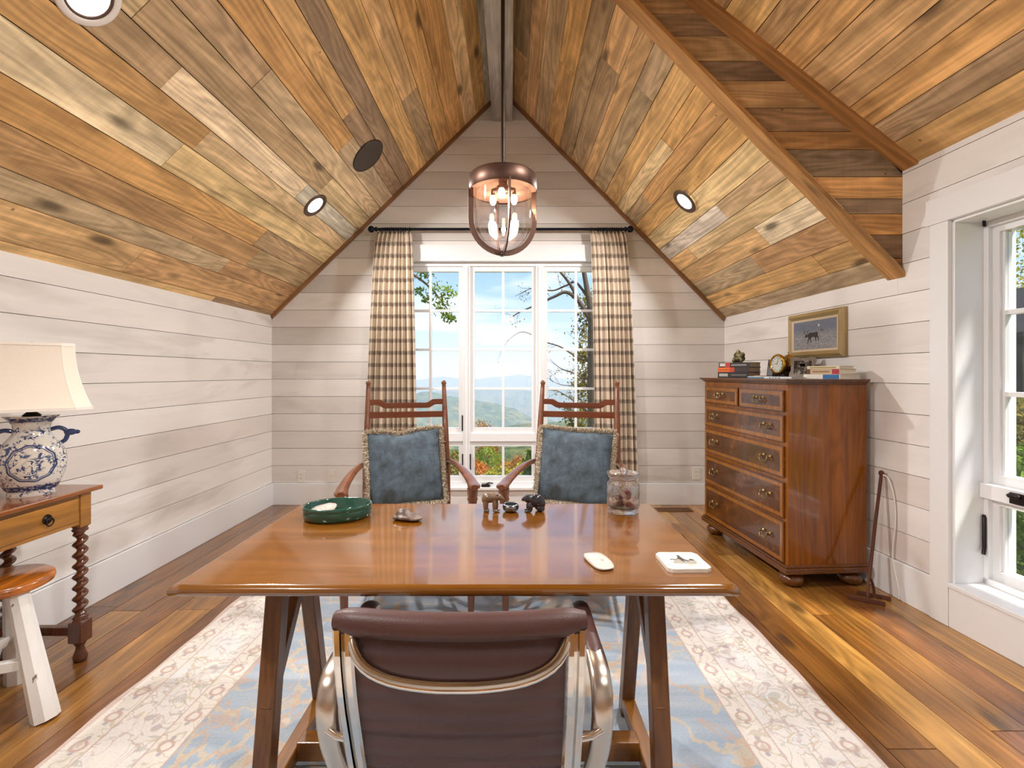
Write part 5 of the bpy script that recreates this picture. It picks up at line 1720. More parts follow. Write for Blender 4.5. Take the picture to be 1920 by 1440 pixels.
# stone coaster
ct = thing('stone_coaster', 'worn cream stone coaster printed with a small dark sketch', 'coaster', (0.4505, 1.232, DZ), R(2))
pl_ = [(-0.048, -0.056), (0.040, -0.057), (0.054, -0.048), (0.056, 0.036), (0.046, 0.054), (-0.044, 0.056), (-0.056, 0.044), (-0.057, -0.046)]
q = random.Random(2)
pts = []
for i in range(8):
    a, b = pl_[i], pl_[(i + 1) % 8]
    n_ = 5 if i % 2 == 0 else 2
    for k_ in range(n_):
        t = k_ / n_
        pts.append((a[0] + (b[0] - a[0]) * t + q.uniform(-.0011, .0011), a[1] + (b[1] - a[1]) * t + q.uniform(-.0011, .0011)))
g = G('tumbled_stone')
ns = g.noise(g.obj(), 60, 4)
g.P('Base_Color', g.mix(g.mr(g.noise(g.obj(), 20, 3), 0.62, 0.72), g.mix(ns, C('#c6bcae'), C('#ddd5c9')), C('#a98a62')))
g.P('Roughness', 0.6)
g.bump(ns, 0.3, 0.003)
MB().prism(pts, 0.0, 0.0095, 'xy').build('slab', g.m, ct, bevel=0.002)
M_SK = plain('sketch_ink', '#3d3b38', 0.7)
M_SK2 = plain('sketch_wash', '#9a958a', 0.7)
def flat(poly, z_, mat, name):
    MB().prism(poly, z_, z_ + 0.0002, 'xy').build(name, mat, ct)
flat([(-0.030, -0.020), (0.026, -0.026), (0.034, -0.010), (0.030, 0.002), (-0.02, 0.002), (-0.028, -0.008)], 0.0095, M_SK2, 'print_ground')
flat([(-0.006, 0.002), (-0.002, -0.012), (0.002, -0.012), (0.0, 0.0), (0.012, -0.010), (0.015, -0.008), (0.006, 0.006), (0.002, 0.024), (0.003, 0.030), (-0.002, 0.033), (-0.006, 0.029), (-0.004, 0.022), (-0.012, 0.010)], 0.0098, M_SK, 'print_figure')
flat([(-0.032, 0.004), (-0.012, 0.002), (-0.012, 0.006), (-0.030, 0.009)], 0.0098, M_SK, 'print_stroke')
flat([(0.018, -0.002), (0.028, -0.004), (0.031, 0.002), (0.024, 0.007), (0.018, 0.004)], 0.0098, M_SK, 'print_stroke')

# ================================================================== things on the chest
CT = 1.2163
def chest_pt(lx, ly, z_=CT):
    return (1.8105 + 0.9977 * lx - 0.0678 * ly, 3.235 + 0.0678 * lx + 0.9977 * ly, z_)
M_PAGES = plain('book_pages', '#e3dccd', 0.85, bump=0.25, bscale=500)
M_PAGESB = plain('tan_pages', '#b79f88', 0.85, bump=0.25, bscale=500)


def book(label, loc, rz, L_, D_, H_, cover, spine_marks, pages=None, group='books on the chest'):
    t = thing('book', label, 'book', loc, rz, group)
    mc = plain('book_cover_' + cover[1:], cover, 0.4, var=0.05)
    m_ = MB()
    m_.box(-L_ / 2, L_ / 2, -D_ / 2, D_ / 2, 0, 0.0025).box(-L_ / 2, L_ / 2, -D_ / 2, D_ / 2, H_ - 0.0025, H_)
    m_.build('cover', mc, t)
    MB().box(-L_ / 2, L_ / 2, -D_ / 2 - 0.002, -D_ / 2 + 0.002, 0, H_).build('spine', mc, t, bevel=0.002)
    MB().box(-L_ / 2 + 0.004, L_ / 2 - 0.004, -D_ / 2 + 0.002, D_ / 2 - 0.004, 0.0025, H_ - 0.0025).build('pages', pages or M_PAGES, t)
    for (a, b, c_, d_, col) in spine_marks:
        MB().box(-L_ / 2 + a * L_, -L_ / 2 + b * L_, -D_ / 2 - 0.0026, -D_ / 2 - 0.0018, c_ * H_, d_ * H_).build('spine_print', plain('spine_print_' + col[1:], col, 0.5), t)
    return t
TB = R(-56)
B1 = chest_pt(-0.055, 0.335)
book('thick black book at the bottom of the taller stack under the bronze ornament', B1, TB, 0.245, 0.165, 0.043, '#211d1e', [(.05, .34, .25, .75, '#a9a7a4'), (.45, .92, .42, .56, '#7f7c78')], M_PAGESB)
book('orange and black spined book in the middle of the taller stack', (B1[0], B1[1], CT + 0.0433), TB, 0.245, 0.163, 0.036, '#33282a', [(.0, .40, .02, .98, '#d9641f'), (.40, .55, .02, .98, '#c23a1e'), (.05, .5, .35, .6, '#e9b35a')], M_PAGESB)
book('black book with red and white spine patch on top of the taller stack', (B1[0] + 0.004, B1[1], CT + 0.0796), TB + 0.03, 0.24, 0.16, 0.036, '#2a2526', [(.04, .22, .2, .85, '#c9c4bd'), (.22, .38, .02, .98, '#b5322c'), (.42, .9, .3, .6, '#8a8580')], M_PAGESB)
fr = thing('bronze_ornament', 'knobby olive bronze ornament on top of the taller book stack', 'ornament', (B1[0], B1[1], CT + 0.1158), R(-60))
g = G('olive_bronze')
g.P('Base_Color', g.ramp(g.noise(g.obj(), 60, 4), [(0.35, C('#2f2a1b')), (0.65, C('#8a8058'))]))
g.P('Metallic', 0.7)
g.P('Roughness', 0.4)
g.bump(g.noise(g.obj(), 90, 3), 0.6, 0.006)
blob('ornament_body', [((0, 0, 0.030), (0.046, 0.036, 0.031)), ((0.022, 0, 0.056), (0.024, 0.022, 0.022)), ((-0.012, 0, 0.058), (0.030, 0.026, 0.020)), ((-0.006, 0, 0.080), (0.016, 0.014, 0.014)), ((-0.036, 0.010, 0.018), (0.014, 0.014, 0.018)), ((-0.034, -0.014, 0.018), (0.014, 0.014, 0.018)), ((0.034, -0.018, 0.016), (0.013, 0.013, 0.016)), ((-0.006, 0, 0.094), (0.006, 0.006, 0.006))], g.m, fr, 0.0025, 3)
ph_ = thing('handset', 'slim black telephone handset standing on the chest left of the clock', 'telephone', chest_pt(0.075, 0.155), R(-55))
Mx = Matrix.Rotation(R(-12), 4, 'X')
MB().box(-0.024, 0.024, -0.012, 0.012, 0.008, 0.135, Mx).build('handset_body', plain('black_plastic', '#1d1d1f', 0.3), ph_, bevel=0.008, seg=3)
MB().box(-0.016, 0.016, -0.0128, -0.0118, 0.085, 0.118, Mx).build('screen', plain('dark_screen', '#3a4046', 0.1), ph_)
MB().box(-0.032, 0.032, -0.03, 0.03, 0.0, 0.016).build('cradle', plain('black_cradle', '#202022', 0.4), ph_, bevel=0.004)

M_GOLD = plain('polished_brass', '#c79a3c', 0.12, 1.0)
ck = thing('mantel_clock', 'round brass ship clock on a dark wooden stand on the chest', 'clock', chest_pt(0.12, 0.075), R(-80))
MB().prism([(-0.055, 0.0), (0.055, 0.0), (0.055, 0.012), (0.040, 0.030), (0.030, 0.055), (-0.030, 0.055), (-0.040, 0.030), (-0.055, 0.012)], -0.035, 0.05, 'xz').build('clock_stand', plain('ebony_stand', '#22130e', 0.25, coat=0.4), ck, bevel=0.003)
Mx = Matrix.Translation((0, 0.05, 0.098)) @ Matrix.Rotation(R(90), 4, 'X') @ Matrix.Rotation(R(0), 4, 'Y')
MB().lathe([(0.0, 0.0), (0.060, 0.0), (0.068, 0.004), (0.068, 0.012), (0.058, 0.016), (0.058, 0.080), (0.064, 0.084), (0.072, 0.088), (0.073, 0.096), (0.068, 0.104), (0.058, 0.106), (0.056, 0.098), (0.0, 0.098)], 40, Mx, caps=False).build('clock_case', M_GOLD, ck)
MB().lathe([(0.0, 0.0), (0.0555, 0.0)], 40, Mx @ Matrix.Translation((0, 0, 0.0985)), caps=False).build('dial', plain('silver_dial', '#d9d9cf', 0.4), ck)
mm = MB()
for k_ in range(12):
    a = k_ * math.pi / 6
    c_, s_ = math.cos(a), math.sin(a)
    mm.bar(Mx @ Vector((0.040 * c_, 0.040 * s_, 0.0992)), Mx @ Vector((0.050 * c_, 0.050 * s_, 0.0992)), 0.004, 0.0006, (0, 1, 0))
do = mm.build('hour_marks', M_INK, ck)
for a, l_ in ((R(75), 0.040), (R(165), 0.028)):
    MB().bar(Mx @ Vector((0, 0, 0.1002)), Mx @ Vector((l_ * math.cos(a), l_ * math.sin(a), 0.1002)), 0.004, 0.0006, (0, 1, 0), 0.0015).build('hand', M_INK, ck)
MB().tube([(0, 0.045, 0.166), (0, 0.045, 0.176), (0, 0.035, 0.182)], 0.003, 8).build('clock_knob', M_GOLD, ck)

sf = thing('photo_frame', 'ornate silver photo frame with a black and white picture on the chest', 'photo frame', chest_pt(0.175, -0.045), R(-40))
Mt = Matrix.Rotation(R(-14), 4, 'X')
of = []
for k_ in range(48):
    a = k_ * 2 * math.pi / 48
    c_, s_ = math.cos(a), math.sin(a)
    kk = 1 / max(abs(c_) / 0.075, abs(s_) / 0.070)
    kk *= 1 + 0.07 * math.cos(4 * (a - math.pi / 4)) + 0.03 * math.cos(12 * a)
    of.append((kk * c_, kk * s_ + 0.075))
MB().prism(of[::-1], -0.006, 0.004, 'xz', M=Mt).build('frame_body', plain('antique_silver', '#7b736d', 0.3, 0.9, var=0.3, bump=0.5, bscale=150), sf, bevel=0.003)
g = G('black_white_photo')
g.P('Base_Color', g.ramp(g.noise(g.map(g.obj(), (1, 1, 1)), 40, 3, 0.6, 0.5), [(0.4, C('#34322f')), (0.55, C('#6d6a64')), (0.66, C('#d8d4cd'))]))
g.P('Roughness', 0.15)
MB().box(-0.052, 0.052, -0.0075, -0.0055, 0.028, 0.122, Mt).build('photograph', g.m, sf)
MB().bar((0, 0.004, 0.10), (0, 0.055, 0.0), 0.03, 0.003, (0, 1, 0)).build('easel', M_BLACK, sf)

book('flat blue book lying along the front of the chest top', chest_pt(-0.03, 0.015), R(-70), 0.21, 0.15, 0.013, '#4f7f9d', [(.05, .95, .6, .95, '#dfe3e4')])
book('thin white booklet with faint lettering beside the flat blue book', chest_pt(-0.06, -0.215), R(-70), 0.20, 0.14, 0.011, '#dfe2e4', [(.2, .26, .2, .8, '#6b7480'), (.32, .36, .2, .8, '#6b7480'), (.42, .48, .2, .8, '#6b7480'), (.54, .6, .2, .8, '#6b7480')])
tag(MB().box(-0.03, 0.03, -0.025, 0.025, 0, 0.018).build('keepsake_box', wood('pale_pink_wood', '#b5907a', axis='x', rough=0.5, dark=0.3), loc=chest_pt(0.0, 0.165), rot=(0, 0, R(-60)), bevel=0.003), 'small pale wooden box between the tall book stack and the clock', 'box')
B2 = chest_pt(0.125, -0.375)
book('blue and white book at the bottom of the lower stack of three', B2, R(-72), 0.235, 0.17, 0.028, '#e6e1d6', [(.55, .98, .05, .95, '#2e6ca3')])
book('tan book with red spine label in the middle of the lower stack', (B2[0] + 0.004, B2[1] + 0.01, CT + 0.0283), R(-70), 0.21, 0.145, 0.031, '#c3a683', [(.0, .12, .02, .98, '#54331f'), (.78, .98, .02, .98, '#a3263c'), (.2, .7, .35, .65, '#8f7450')])
book('cream book with gilt spine on top of the lower stack', (B2[0], B2[1] + 0.012, CT + 0.0596), R(-68), 0.20, 0.135, 0.019, '#d8cdb0', [(.1, .9, .3, .7, '#a08f5a')])

# ================================================================== rusty iron tool leaning by the chest
M_RUST = plain('rusty_iron', '#5a3222', 0.75, 0.2, var=0.35, bump=0.4, bscale=120)
it = thing('branding_iron', 'rusty iron rod with forked foot leaning on the right wall', 'iron tool', (0, 0, 0))
MB().tube([(1.985, 2.60, 0.115), (2.055, 2.645, 0.42), (2.118, 2.685, 0.665)], [0.0085, 0.0085, 0.0085], 10).ball((2.12, 2.686, 0.678), (0.014, 0.014, 0.017)).build('rod', M_RUST, it)
MB().tube(smooth_path([(1.985, 2.60, 0.125), (1.962, 2.58, 0.085), (1.950, 2.565, 0.045), (1.948, 2.56, 0.012)], 3), 0.007, 8).build('prong', M_RUST, it)
MB().tube(smooth_path([(1.985, 2.60, 0.125), (2.010, 2.61, 0.085), (2.022, 2.615, 0.045), (2.024, 2.615, 0.012)], 3), 0.007, 8).build('prong', M_RUST, it)
MB().bar((1.872, 2.605, 0.012), (2.010, 2.520, 0.012), 0.010, 0.022).build('foot_bar', M_RUST, it, bevel=0.002)
MB().bar((1.955, 2.655, 0.012), (2.085, 2.575, 0.012), 0.010, 0.022).build('foot_bar', M_RUST, it, bevel=0.002)
cd_ = smooth_path([(2.118, 2.678, 0.672), (2.134, 2.655, 0.655), (2.146, 2.63, 0.56), (2.146, 2.62, 0.42), (2.138, 2.63, 0.22), (2.142, 2.60, 0.08), (2.135, 2.58, 0.006)], 6)
tag(MB().tube(cd_, 0.0035, 8).build('white_cord', plain('white_cord_plastic', '#e8e4de', 0.5)), 'thin white cord looped over the rusty iron rod', 'cord')

# ================================================================== outlets, floor register
M_PLATE = plain('almond_plate', '#e6e1d6', 0.4)
for (x_, z_, kind_, lab) in ((-1.996, 0.27, 2, 'white duplex outlet plate low on the back wall near the left corner'), (-1.707, 0.272, 1, 'white single jack plate low on the back wall left of the curtain'), (1.763, 0.296, 2, 'white duplex outlet plate on the back wall beside the chest')):
    ot = thing('outlet', lab, 'outlet', (x_, YB, z_), 0, 'wall plates on the back wall')
    MB().box(-0.036, 0.036, -0.006, 0.0, -0.058, 0.058).build('plate', M_PLATE, ot, bevel=0.002)
    for k_ in range(kind_):
        zz = (0.02, -0.02)[k_] if kind_ == 2 else 0
        so = MB().box(-0.016, 0.016, -0.0075, -0.005, zz - 0.013, zz + 0.013).build('socket', M_PLATE, ot, bevel=0.001)
        MB().box(-0.008, -0.006, -0.0082, -0.007, zz - 0.004, zz + 0.006).build('slot', M_BLACK, so)
        MB().box(0.006, 0.008, -0.0082, -0.007, zz - 0.004, zz + 0.006).build('slot', M_BLACK, so)
fv = thing('floor_register', 'brown slotted floor register by the back wall next to the chest', 'vent', (1.49, 4.30, 0))
M_REG = wood('register_oak', '#6a4526', axis='x', rough=0.5, dark=0.4)
MB().box(-0.16, 0.16, -0.06, -0.048, 0.0002, 0.005).box(-0.16, 0.16, 0.048, 0.06, 0.0002, 0.005).box(-0.16, -0.148, -0.048, 0.048, 0.0002, 0.005).box(0.148, 0.16, -0.048, 0.048, 0.0002, 0.005).build('rim', M_REG, fv)
MB().box(-0.148, 0.148, -0.048, 0.048, 0.0002, 0.001).build('well', M_BLACK, fv)
for i in range(22):
    x_ = -0.141 + i * 0.0134
    MB().box(x_ - 0.0035, x_ + 0.0035, -0.048, 0.048, 0.001, 0.0048).build('slat', M_REG, fv)

# ================================================================== outside
q = random.Random(77)
g = G('forest_slope')
o_ = g.obj()
n1 = g.noise(o_, 0.012, 6, 0.7)
n2 = g.noise(o_, 0.05, 5, 0.7)
g.P('Base_Color', g.mix(g.mr(n2, 0.35, 0.65), C('#2c3d22'), g.mix(g.mr(n1, 0.4, 0.62), C('#55663a'), C('#7d7440'))))
g.P('Roughness', 1.0)
g.P('Specular_IOR_Level', 0.0)
M_FOREST = g.m


def fbm(x, seed):
    return sum(math.sin(x * f_ + seed * (i + 1.3)) * a_ for i, (f_, a_) in enumerate(((1.0, 1.0), (2.3, .5), (4.9, .27), (9.7, .14), (21.0, .07), (43.0, .05))))


def ridge(name, label, Y0, depth, crest, width, drop, seed, rough):
    """a mountain ridge: crest(px) gives crest height; slopes down to both sides"""
    NX, NY = 160, 25
    def fn(u, v):
        x = (u * 2 - 1) * width
        t = v * 2 - 1
        zc = crest(x) + rough * fbm(x / width * 9, seed)
        gully = rough * 0.9 * fbm(x / width * 16 + t * 2, seed + 5) * (1 - abs(t)) * abs(t) * 3
        z_ = zc - drop * (abs(t) ** 1.25) + gully
        return (x, Y0 + t * depth, z_)
    return tag(MB().grid(fn, NX, NY).build(name, M_FOREST), label, 'mountain', 'mountain ridges beyond the window')


def tab(pts):
    def f(x):
        if x <= pts[0][0]:
            return pts[0][1]
        for (a, b), (c, d) in zip(pts, pts[1:]):
            if x <= c:
                t = (x - a) / (c - a)
                t = t * t * (3 - 2 * t)
                return b + (d - b) * t
        return pts[-1][1]
    return f
K = 1 / 880.0
def crest_from(Y, pts):
    return tab([((px - 958) * K * Y, 1.25 + (700 - py) * K * Y) for px, py in pts])
ridge('mountain_ridge', 'palest farthest mountain ridge on the horizon', 4200, 900, crest_from(4200, [(500, 716), (780, 712), (830, 706), (880, 713), (940, 708), (975, 703), (1010, 709), (1100, 712), (1500, 714)]), 5200, 360, 1.0, 5)
ridge('mountain_ridge', 'hazy blue middle mountain ridge behind the nearer slope', 2400, 500, crest_from(2400, [(500, 735), (760, 738), (860, 730), (930, 726), (1000, 732), (1060, 728), (1130, 722), (1500, 735)]), 3400, 260, 4.2, 4)
ridge('mountain_ridge', 'blue rounded mountain slope falling to the right', 1300, 330, crest_from(1300, [(500, 760), (740, 752), (800, 735), (850, 744), (920, 752), (960, 764), (1000, 782), (1100, 800), (1500, 800)]), 1900, 150, 7.7, 2.5)
ridge('mountain_ridge', 'grey green lower wooded ridge above the valley', 620, 170, crest_from(620, [(500, 800), (760, 796), (850, 806), (930, 800), (1000, 792), (1100, 786), (1500, 790)]), 1000, 70, 2.9, 1.6)
ridge('valley_floor_hill', 'pale green rolling valley hill below the ridges', 300, 110, crest_from(300, [(500, 835), (780, 838), (870, 842), (960, 838), (1010, 832), (1100, 836), (1500, 840)]), 520, 40, 5.1, 0.9)

# hillside below the house
def hill_z(y):
    z_ = min(-2.25, 1.22 - 0.236 * y)
    if y > 60:
        z_ -= 0.12 * (y - 60)
    return z_
def hill(u, v):
    x = -60 + 120 * u
    y = 4.9 + 200 * v ** 1.5
    return (x, y, hill_z(y) - 0.04 * (1 + math.sin(x * 0.9 + y * 0.3)))
g = G('autumn_grass')
o_ = g.obj()
g.P('Base_Color', g.mix(g.noise(o_, 0.8, 5), C('#4d5a22'), C('#8a8038')))
g.P('Roughness', 1.0)
tag(MB().grid(hill, 60, 60).build('hillside_ground', g.m), 'grassy hillside ground falling away below the window', 'ground')
def yard(u, v):
    return (2.9 + 40 * u, -20 + 34 * v, -3.0 + 0.5 * math.sin(u * 20) + 3.5 * u)
tag(MB().grid(yard, 20, 20).build('garden_ground', g.m), 'green garden ground outside the side window', 'ground')

# haze in the valley air
g = G('valley_haze')
g.nt.nodes.remove(g.p)
vs2 = g.n('VolumeScatter', Color=(0.60, 0.76, 1.0, 1), Density=0.00055, Anisotropy=0.1)
g.nt.links.new(vs2.outputs[0], g.out.inputs['Volume'])
hz = MB().box(-5600, 5600, 180, 5600, -600, 15).build('valley_haze', g.m)
tag(hz, 'thin blue haze filling the valley air', 'haze', kind='stuff')

M_BARK = plain('grey_bark', '#5b4c3f', 0.9, var=0.3, bump=0.5, bscale=40)


def leafmat(name, c0, c1):
    g_ = G(name)
    oi_ = g_.n('Attribute', {'attribute_name': 'tone'})
    nz_ = g_.noise(g_.obj(), 1.6, 3)
    cc_ = g_.mix(g_.mr(nz_, 0.35, 0.65), C(c0), C(c1))
    g_.P('Base_Color', cc_)
    g_.P('Roughness', 0.6)
    g_.P('Specular_IOR_Level', 0.2)
    tl = g_.n('BsdfTranslucent', Color=cc_)
    ms_ = g_.n('MixShader', i0=0.35)
    g_.nt.links.new(g_.p.outputs[0], ms_.inputs[1])
    g_.nt.links.new(tl.outputs[0], ms_.inputs[2])
    g_.nt.links.new(ms_.outputs[0], g_.out.inputs[0])
    return g_.m
LM_GREEN = leafmat('green_leaves', '#4e6a1e', '#8aa035')
LM_YEL = leafmat('yellow_green_leaves', '#8a8a24', '#c2b23c')
LM_OLIVE = leafmat('olive_gold_leaves', '#5e5a22', '#a8923a')
LM_ORANGE = leafmat('orange_leaves', '#b5652a', '#d79a45')
LM_RED = leafmat('rust_leaves', '#8e4a26', '#b98a3a')


def leaf(m_, p, s_):
    d_ = Vector((q.gauss(0, 1), q.gauss(0, 1), q.gauss(0, 1) - 0.4)).normalized()
    n_ = d_.orthogonal().normalized()
    if q.random() < 0.5:
        n_ = d_.cross(n_)
    k = d_.cross(n_) * (0.12 * s_)
    m_.add([p, p + d_ * s_ * 0.5 + n_ * s_ * 0.28 + k, p + d_ * s_, p + d_ * s_ * 0.5 - n_ * s_ * 0.28 + k], [(0, 1, 2), (0, 2, 3)])


def grow(m_, tips, p, d_, ln_, r_, depth, spread=0.55, up=0.12):
    n_ = 4
    pts, rs = [p], [r_]
    for i in range(n_):
        d_ = (d_ + Vector((q.gauss(0, .14), q.gauss(0, .14), q.gauss(0, .12) + up * 0.2))).normalized()
        p = p + d_ * (ln_ / n_)
        pts.append(p)
        rs.append(r_ * (1 - 0.40 * (i + 1) / n_))
        if depth <= 2:
            tips.append(Vector(p))
    m_.tube(pts, rs, 6 if r_ > 0.01 else 4, caps=False)
    if depth == 0:
        return
    for k in range(q.choice([2, 3, 3])):
        a = q.choice(pts[1:])
        nd = (d_ + Vector((q.gauss(0, spread), q.gauss(0, spread), q.gauss(0, spread)))).normalized()
        grow(m_, tips, a if k else pts[-1], nd, ln_ * q.uniform(0.55, 0.8), rs[-1] * q.uniform(0.55, 0.9), depth - 1, spread, up)


def tree(name, label, base, top_dir, ln_, r_, depth, lm, nleaf, ls, spr=0.18, limbs=(), group='trees outside the windows'):
    t = thing(name, label, 'tree', base, 0, group)
    wd, tips = MB(), []
    d_ = Vector(top_dir).normalized()
    pts = [Vector((0, 0, -0.3)) + d_ * (ln_ * i / 5) + Vector((q.gauss(0, .03), q.gauss(0, .03), 0)) * ln_ * 0.2 for i in range(6)]
    wd.tube(pts, [r_ * (1 - 0.09 * i) for i in range(6)], 9)
    grow(wd, tips, pts[-1], d_, ln_ * 0.45, r_ * 0.55, depth)
    for (f_, dv, l2, r2, dp) in limbs:
        grow(wd, tips, lerp(pts[0], pts[-1], f_), Vector(dv).normalized(), l2, r2, dp)
    wd.build('trunk', M_BARK, t)
    if nleaf:
        lf = MB()
        for i in range(nleaf):
            p = q.choice(tips)
            leaf(lf, p + Vector((q.gauss(0, spr), q.gauss(0, spr), q.gauss(0, spr))), ls * q.uniform(.6, 1.2))
        lo_ = lf.build('foliage', lm, t)
        lo_['kind'] = 'stuff'
    return t


def bush(name, label, base, rx, rz2, lm, nleaf, ls, cat='tree', group='autumn bushes below the window'):
    t = thing(name, label, cat, base, 0, group)
    wd, tips = MB(), []
    for k in range(7):
        a = q.uniform(0, 6.28)
        grow(wd, tips, Vector((0, 0, -0.2)), Vector((math.cos(a) * 0.4 * rx / rz2, math.sin(a) * 0.4 * rx / rz2, 1)).normalized(), rz2 * 0.8, 0.05 * rz2 / 3, 1)
    wd.build('stems', M_BARK, t)
    lf = MB()
    for i in range(nleaf):
        v_ = Vector((q.gauss(0, 1), q.gauss(0, 1), q.gauss(0, 1))).normalized()
        lump = 1 + 0.22 * math.sin(v_.x * 7 + rx) * math.cos(v_.z * 6 + rz2) + 0.12 * math.sin(v_.y * 13)
        rr = lump * q.uniform(0.72, 1.0)
        leaf(lf, Vector((v_.x * rx * rr, v_.y * rx * rr, rz2 * 0.95 + v_.z * rz2 * rr)), ls * q.uniform(.6, 1.2))
    lo_ = lf.build('foliage', lm, t)
    lo_['kind'] = 'stuff'
    return t


def at(px, py, Y):
    return Vector(((px - 958) * K * Y, Y, 1.25 + (700 - py) * K * Y))
def px_path(pts, Y):
    return [at(px, py, Y + dy) for px, py, dy in pts]


def hand_tree(name, label, base, trunk, limbs, lm, nleaf, ls, spr, twig, group='trees outside the windows', clusters=None):
    """trunk and limbs are 3D paths [(points, r0, r1)]; twigs sprout from the limbs"""
    t = thing(name, label, 'tree', base, 0, group)
    bv = Vector(base)
    wd, tips = MB(), []
    for pts, r0, r1 in [trunk] + limbs:
        sp_ = smooth_path([p - bv for p in pts], 5)
        n_ = len(sp_)
        wd.tube(sp_, [r0 + (r1 - r0) * i / (n_ - 1) for i in range(n_)], 7)
    for pts, r0, r1 in limbs:
        sp_ = smooth_path([p - bv for p in pts], 5)
        for k in range(twig[0]):
            i = q.randrange(2, len(sp_) - 1)
            d_ = (sp_[i + 1] - sp_[i]).normalized()
            nd = (d_ * 0.8 + Vector((q.gauss(0, .4), q.gauss(0, .4), q.gauss(0.05, .55)))).normalized()
            grow(wd, tips, sp_[i], nd, twig[1] * q.uniform(.5, 1.1), twig[2], twig[3], 0.45, 0.0)
    wd.build('trunk', M_BARK, t)
    lf = MB()
    for i in range(nleaf):
        if clusters:
            c_, s_ = q.choice(clusters)
            p = c_ - bv + Vector((q.gauss(0, s_), q.gauss(0, s_), q.gauss(0, s_ * 0.8)))
        else:
            p = q.choice(tips) + Vector((q.gauss(0, spr), q.gauss(0, spr), q.gauss(0, spr)))
        leaf(lf, p, ls * q.uniform(.6, 1.2))
    lo_ = lf.build('foliage', lm, t)
    lo_['kind'] = 'stuff'
    return t
YO = 9.6
hand_tree('oak_tree', 'green leafy branch reaching in at the upper left of the back window', (-4.6, YO, -2.3),
          ([Vector((-4.6, YO, -2.3)), Vector((-4.5, YO, 0)), Vector((-4.2, YO, 3.2)), Vector((-4.1, YO, 6.5))], 0.17, 0.10),
          [([Vector((-4.25, YO, 3.0))] + px_path([(700, 470, 0), (775, 515, .1), (812, 545, .1), (845, 588, 0)], YO), 0.05, 0.008),
           ([Vector((-4.2, YO, 3.4))] + px_path([(690, 440, 0), (770, 488, .1), (800, 508, .1)], YO), 0.04, 0.006)],
          LM_GREEN, 620, 0.085, 0.1, (5, 0.28, 0.006, 1),
          clusters=[(at(px, py, YO + dy), s_) for px, py, dy, s_ in ((790, 512, .1, .09), (806, 505, 0, .06), (815, 540, 0, .10), (832, 560, .1, .11), (842, 545, 0, .07), (838, 590, 0, .07), (846, 596, 0, .05), (786, 545, 0, .06), (800, 560, 0, .05), (826, 575, 0, .08))])
YT = 12.2
hand_tree('bare_tree', 'nearly bare grey tree with thin branches across the right panes', (2.05, YT, -2.3),
          ([Vector((2.05, YT, -2.3)), Vector((2.12, YT, -1)), Vector((2.1, YT, 1.5))] + px_path([(1108, 590, 0), (1100, 540, 0), (1088, 470, 0)], YT), 0.16, 0.05),
          [(px_path([(1106, 600, 0), (1085, 565, 0), (1062, 548, 0), (1040, 556, 0), (1010, 570, .1), (975, 585, .1), (950, 600, .2)], YT), 0.07, 0.006),
           (px_path([(1085, 565, 0), (1070, 535, 0), (1050, 510, 0), (1030, 495, .1)], YT), 0.055, 0.015),
           (px_path([(1104, 560, 0), (1080, 530, .1), (1062, 535, .1), (1035, 545, 0), (1000, 540, 0), (965, 556, 0)], YT), 0.04, 0.005),
           (px_path([(1108, 680, 0), (1080, 668, 0), (1050, 650, 0), (1020, 640, 0), (980, 622, 0), (950, 640, 0)], YT), 0.03, 0.004),
           (px_path([(1108, 740, 0), (1085, 705, 0), (1050, 690, 0), (1030, 672, 0)], YT), 0.028, 0.004),
           (px_path([(1110, 780, 0), (1080, 755, 0), (1050, 735, 0), (1030, 730, 0)], YT), 0.025, 0.004),
           (px_path([(1110, 700, 0), (1085, 720, 0), (1055, 722, 0), (1030, 712, 0)], YT), 0.022, 0.004)],
          LM_OLIVE, 240, 0.07, 0.07, (7, 0.42, 0.0065, 1))
hand_tree('golden_tree', 'golden olive leaved tree beside the right curtain', (3.0, 15.5, -2.5),
          ([Vector((3.0, 15.5, -2.5)), Vector((2.95, 15.5, -1.2)), Vector((2.75, 15.5, 0)), Vector((2.6, 15.5, 3.4))], 0.14, 0.03),
          [(px_path([(1115, 800, 0), (1095, 770, 0), (1068, 760, .1)], 15.5), 0.04, 0.008), (px_path([(1112, 700, 0), (1095, 660, 0), (1085, 640, .1)], 15.5), 0.04, 0.008), (px_path([(1112, 760, 0), (1098, 720, 0), (1088, 700, .1)], 15.5), 0.04, 0.008)],
          LM_OLIVE, 3000, 0.12, 0.1, (5, 0.4, 0.008, 1),
          clusters=[(at(px, py, 15.5 + q.uniform(-.4, .4)), s_) for px, py, s_ in ((1100, 590, .2), (1096, 620, .2), (1104, 650, .22), (1092, 670, .15), (1100, 700, .2), (1090, 720, .15), (1104, 740, .25), (1088, 765, .2), (1066, 775, .12), (1096, 790, .25), (1075, 795, .15), (1108, 560, .2), (1118, 620, .3), (1118, 700, .3), (1120, 770, .3))])
bush('round_tree', 'rusty brown treetop rising in the middle pane against the blue ridge', (-1.88, 30, hill_z(30) - 0.1), 1.35, 2.1, LM_RED, 3400, 0.17)
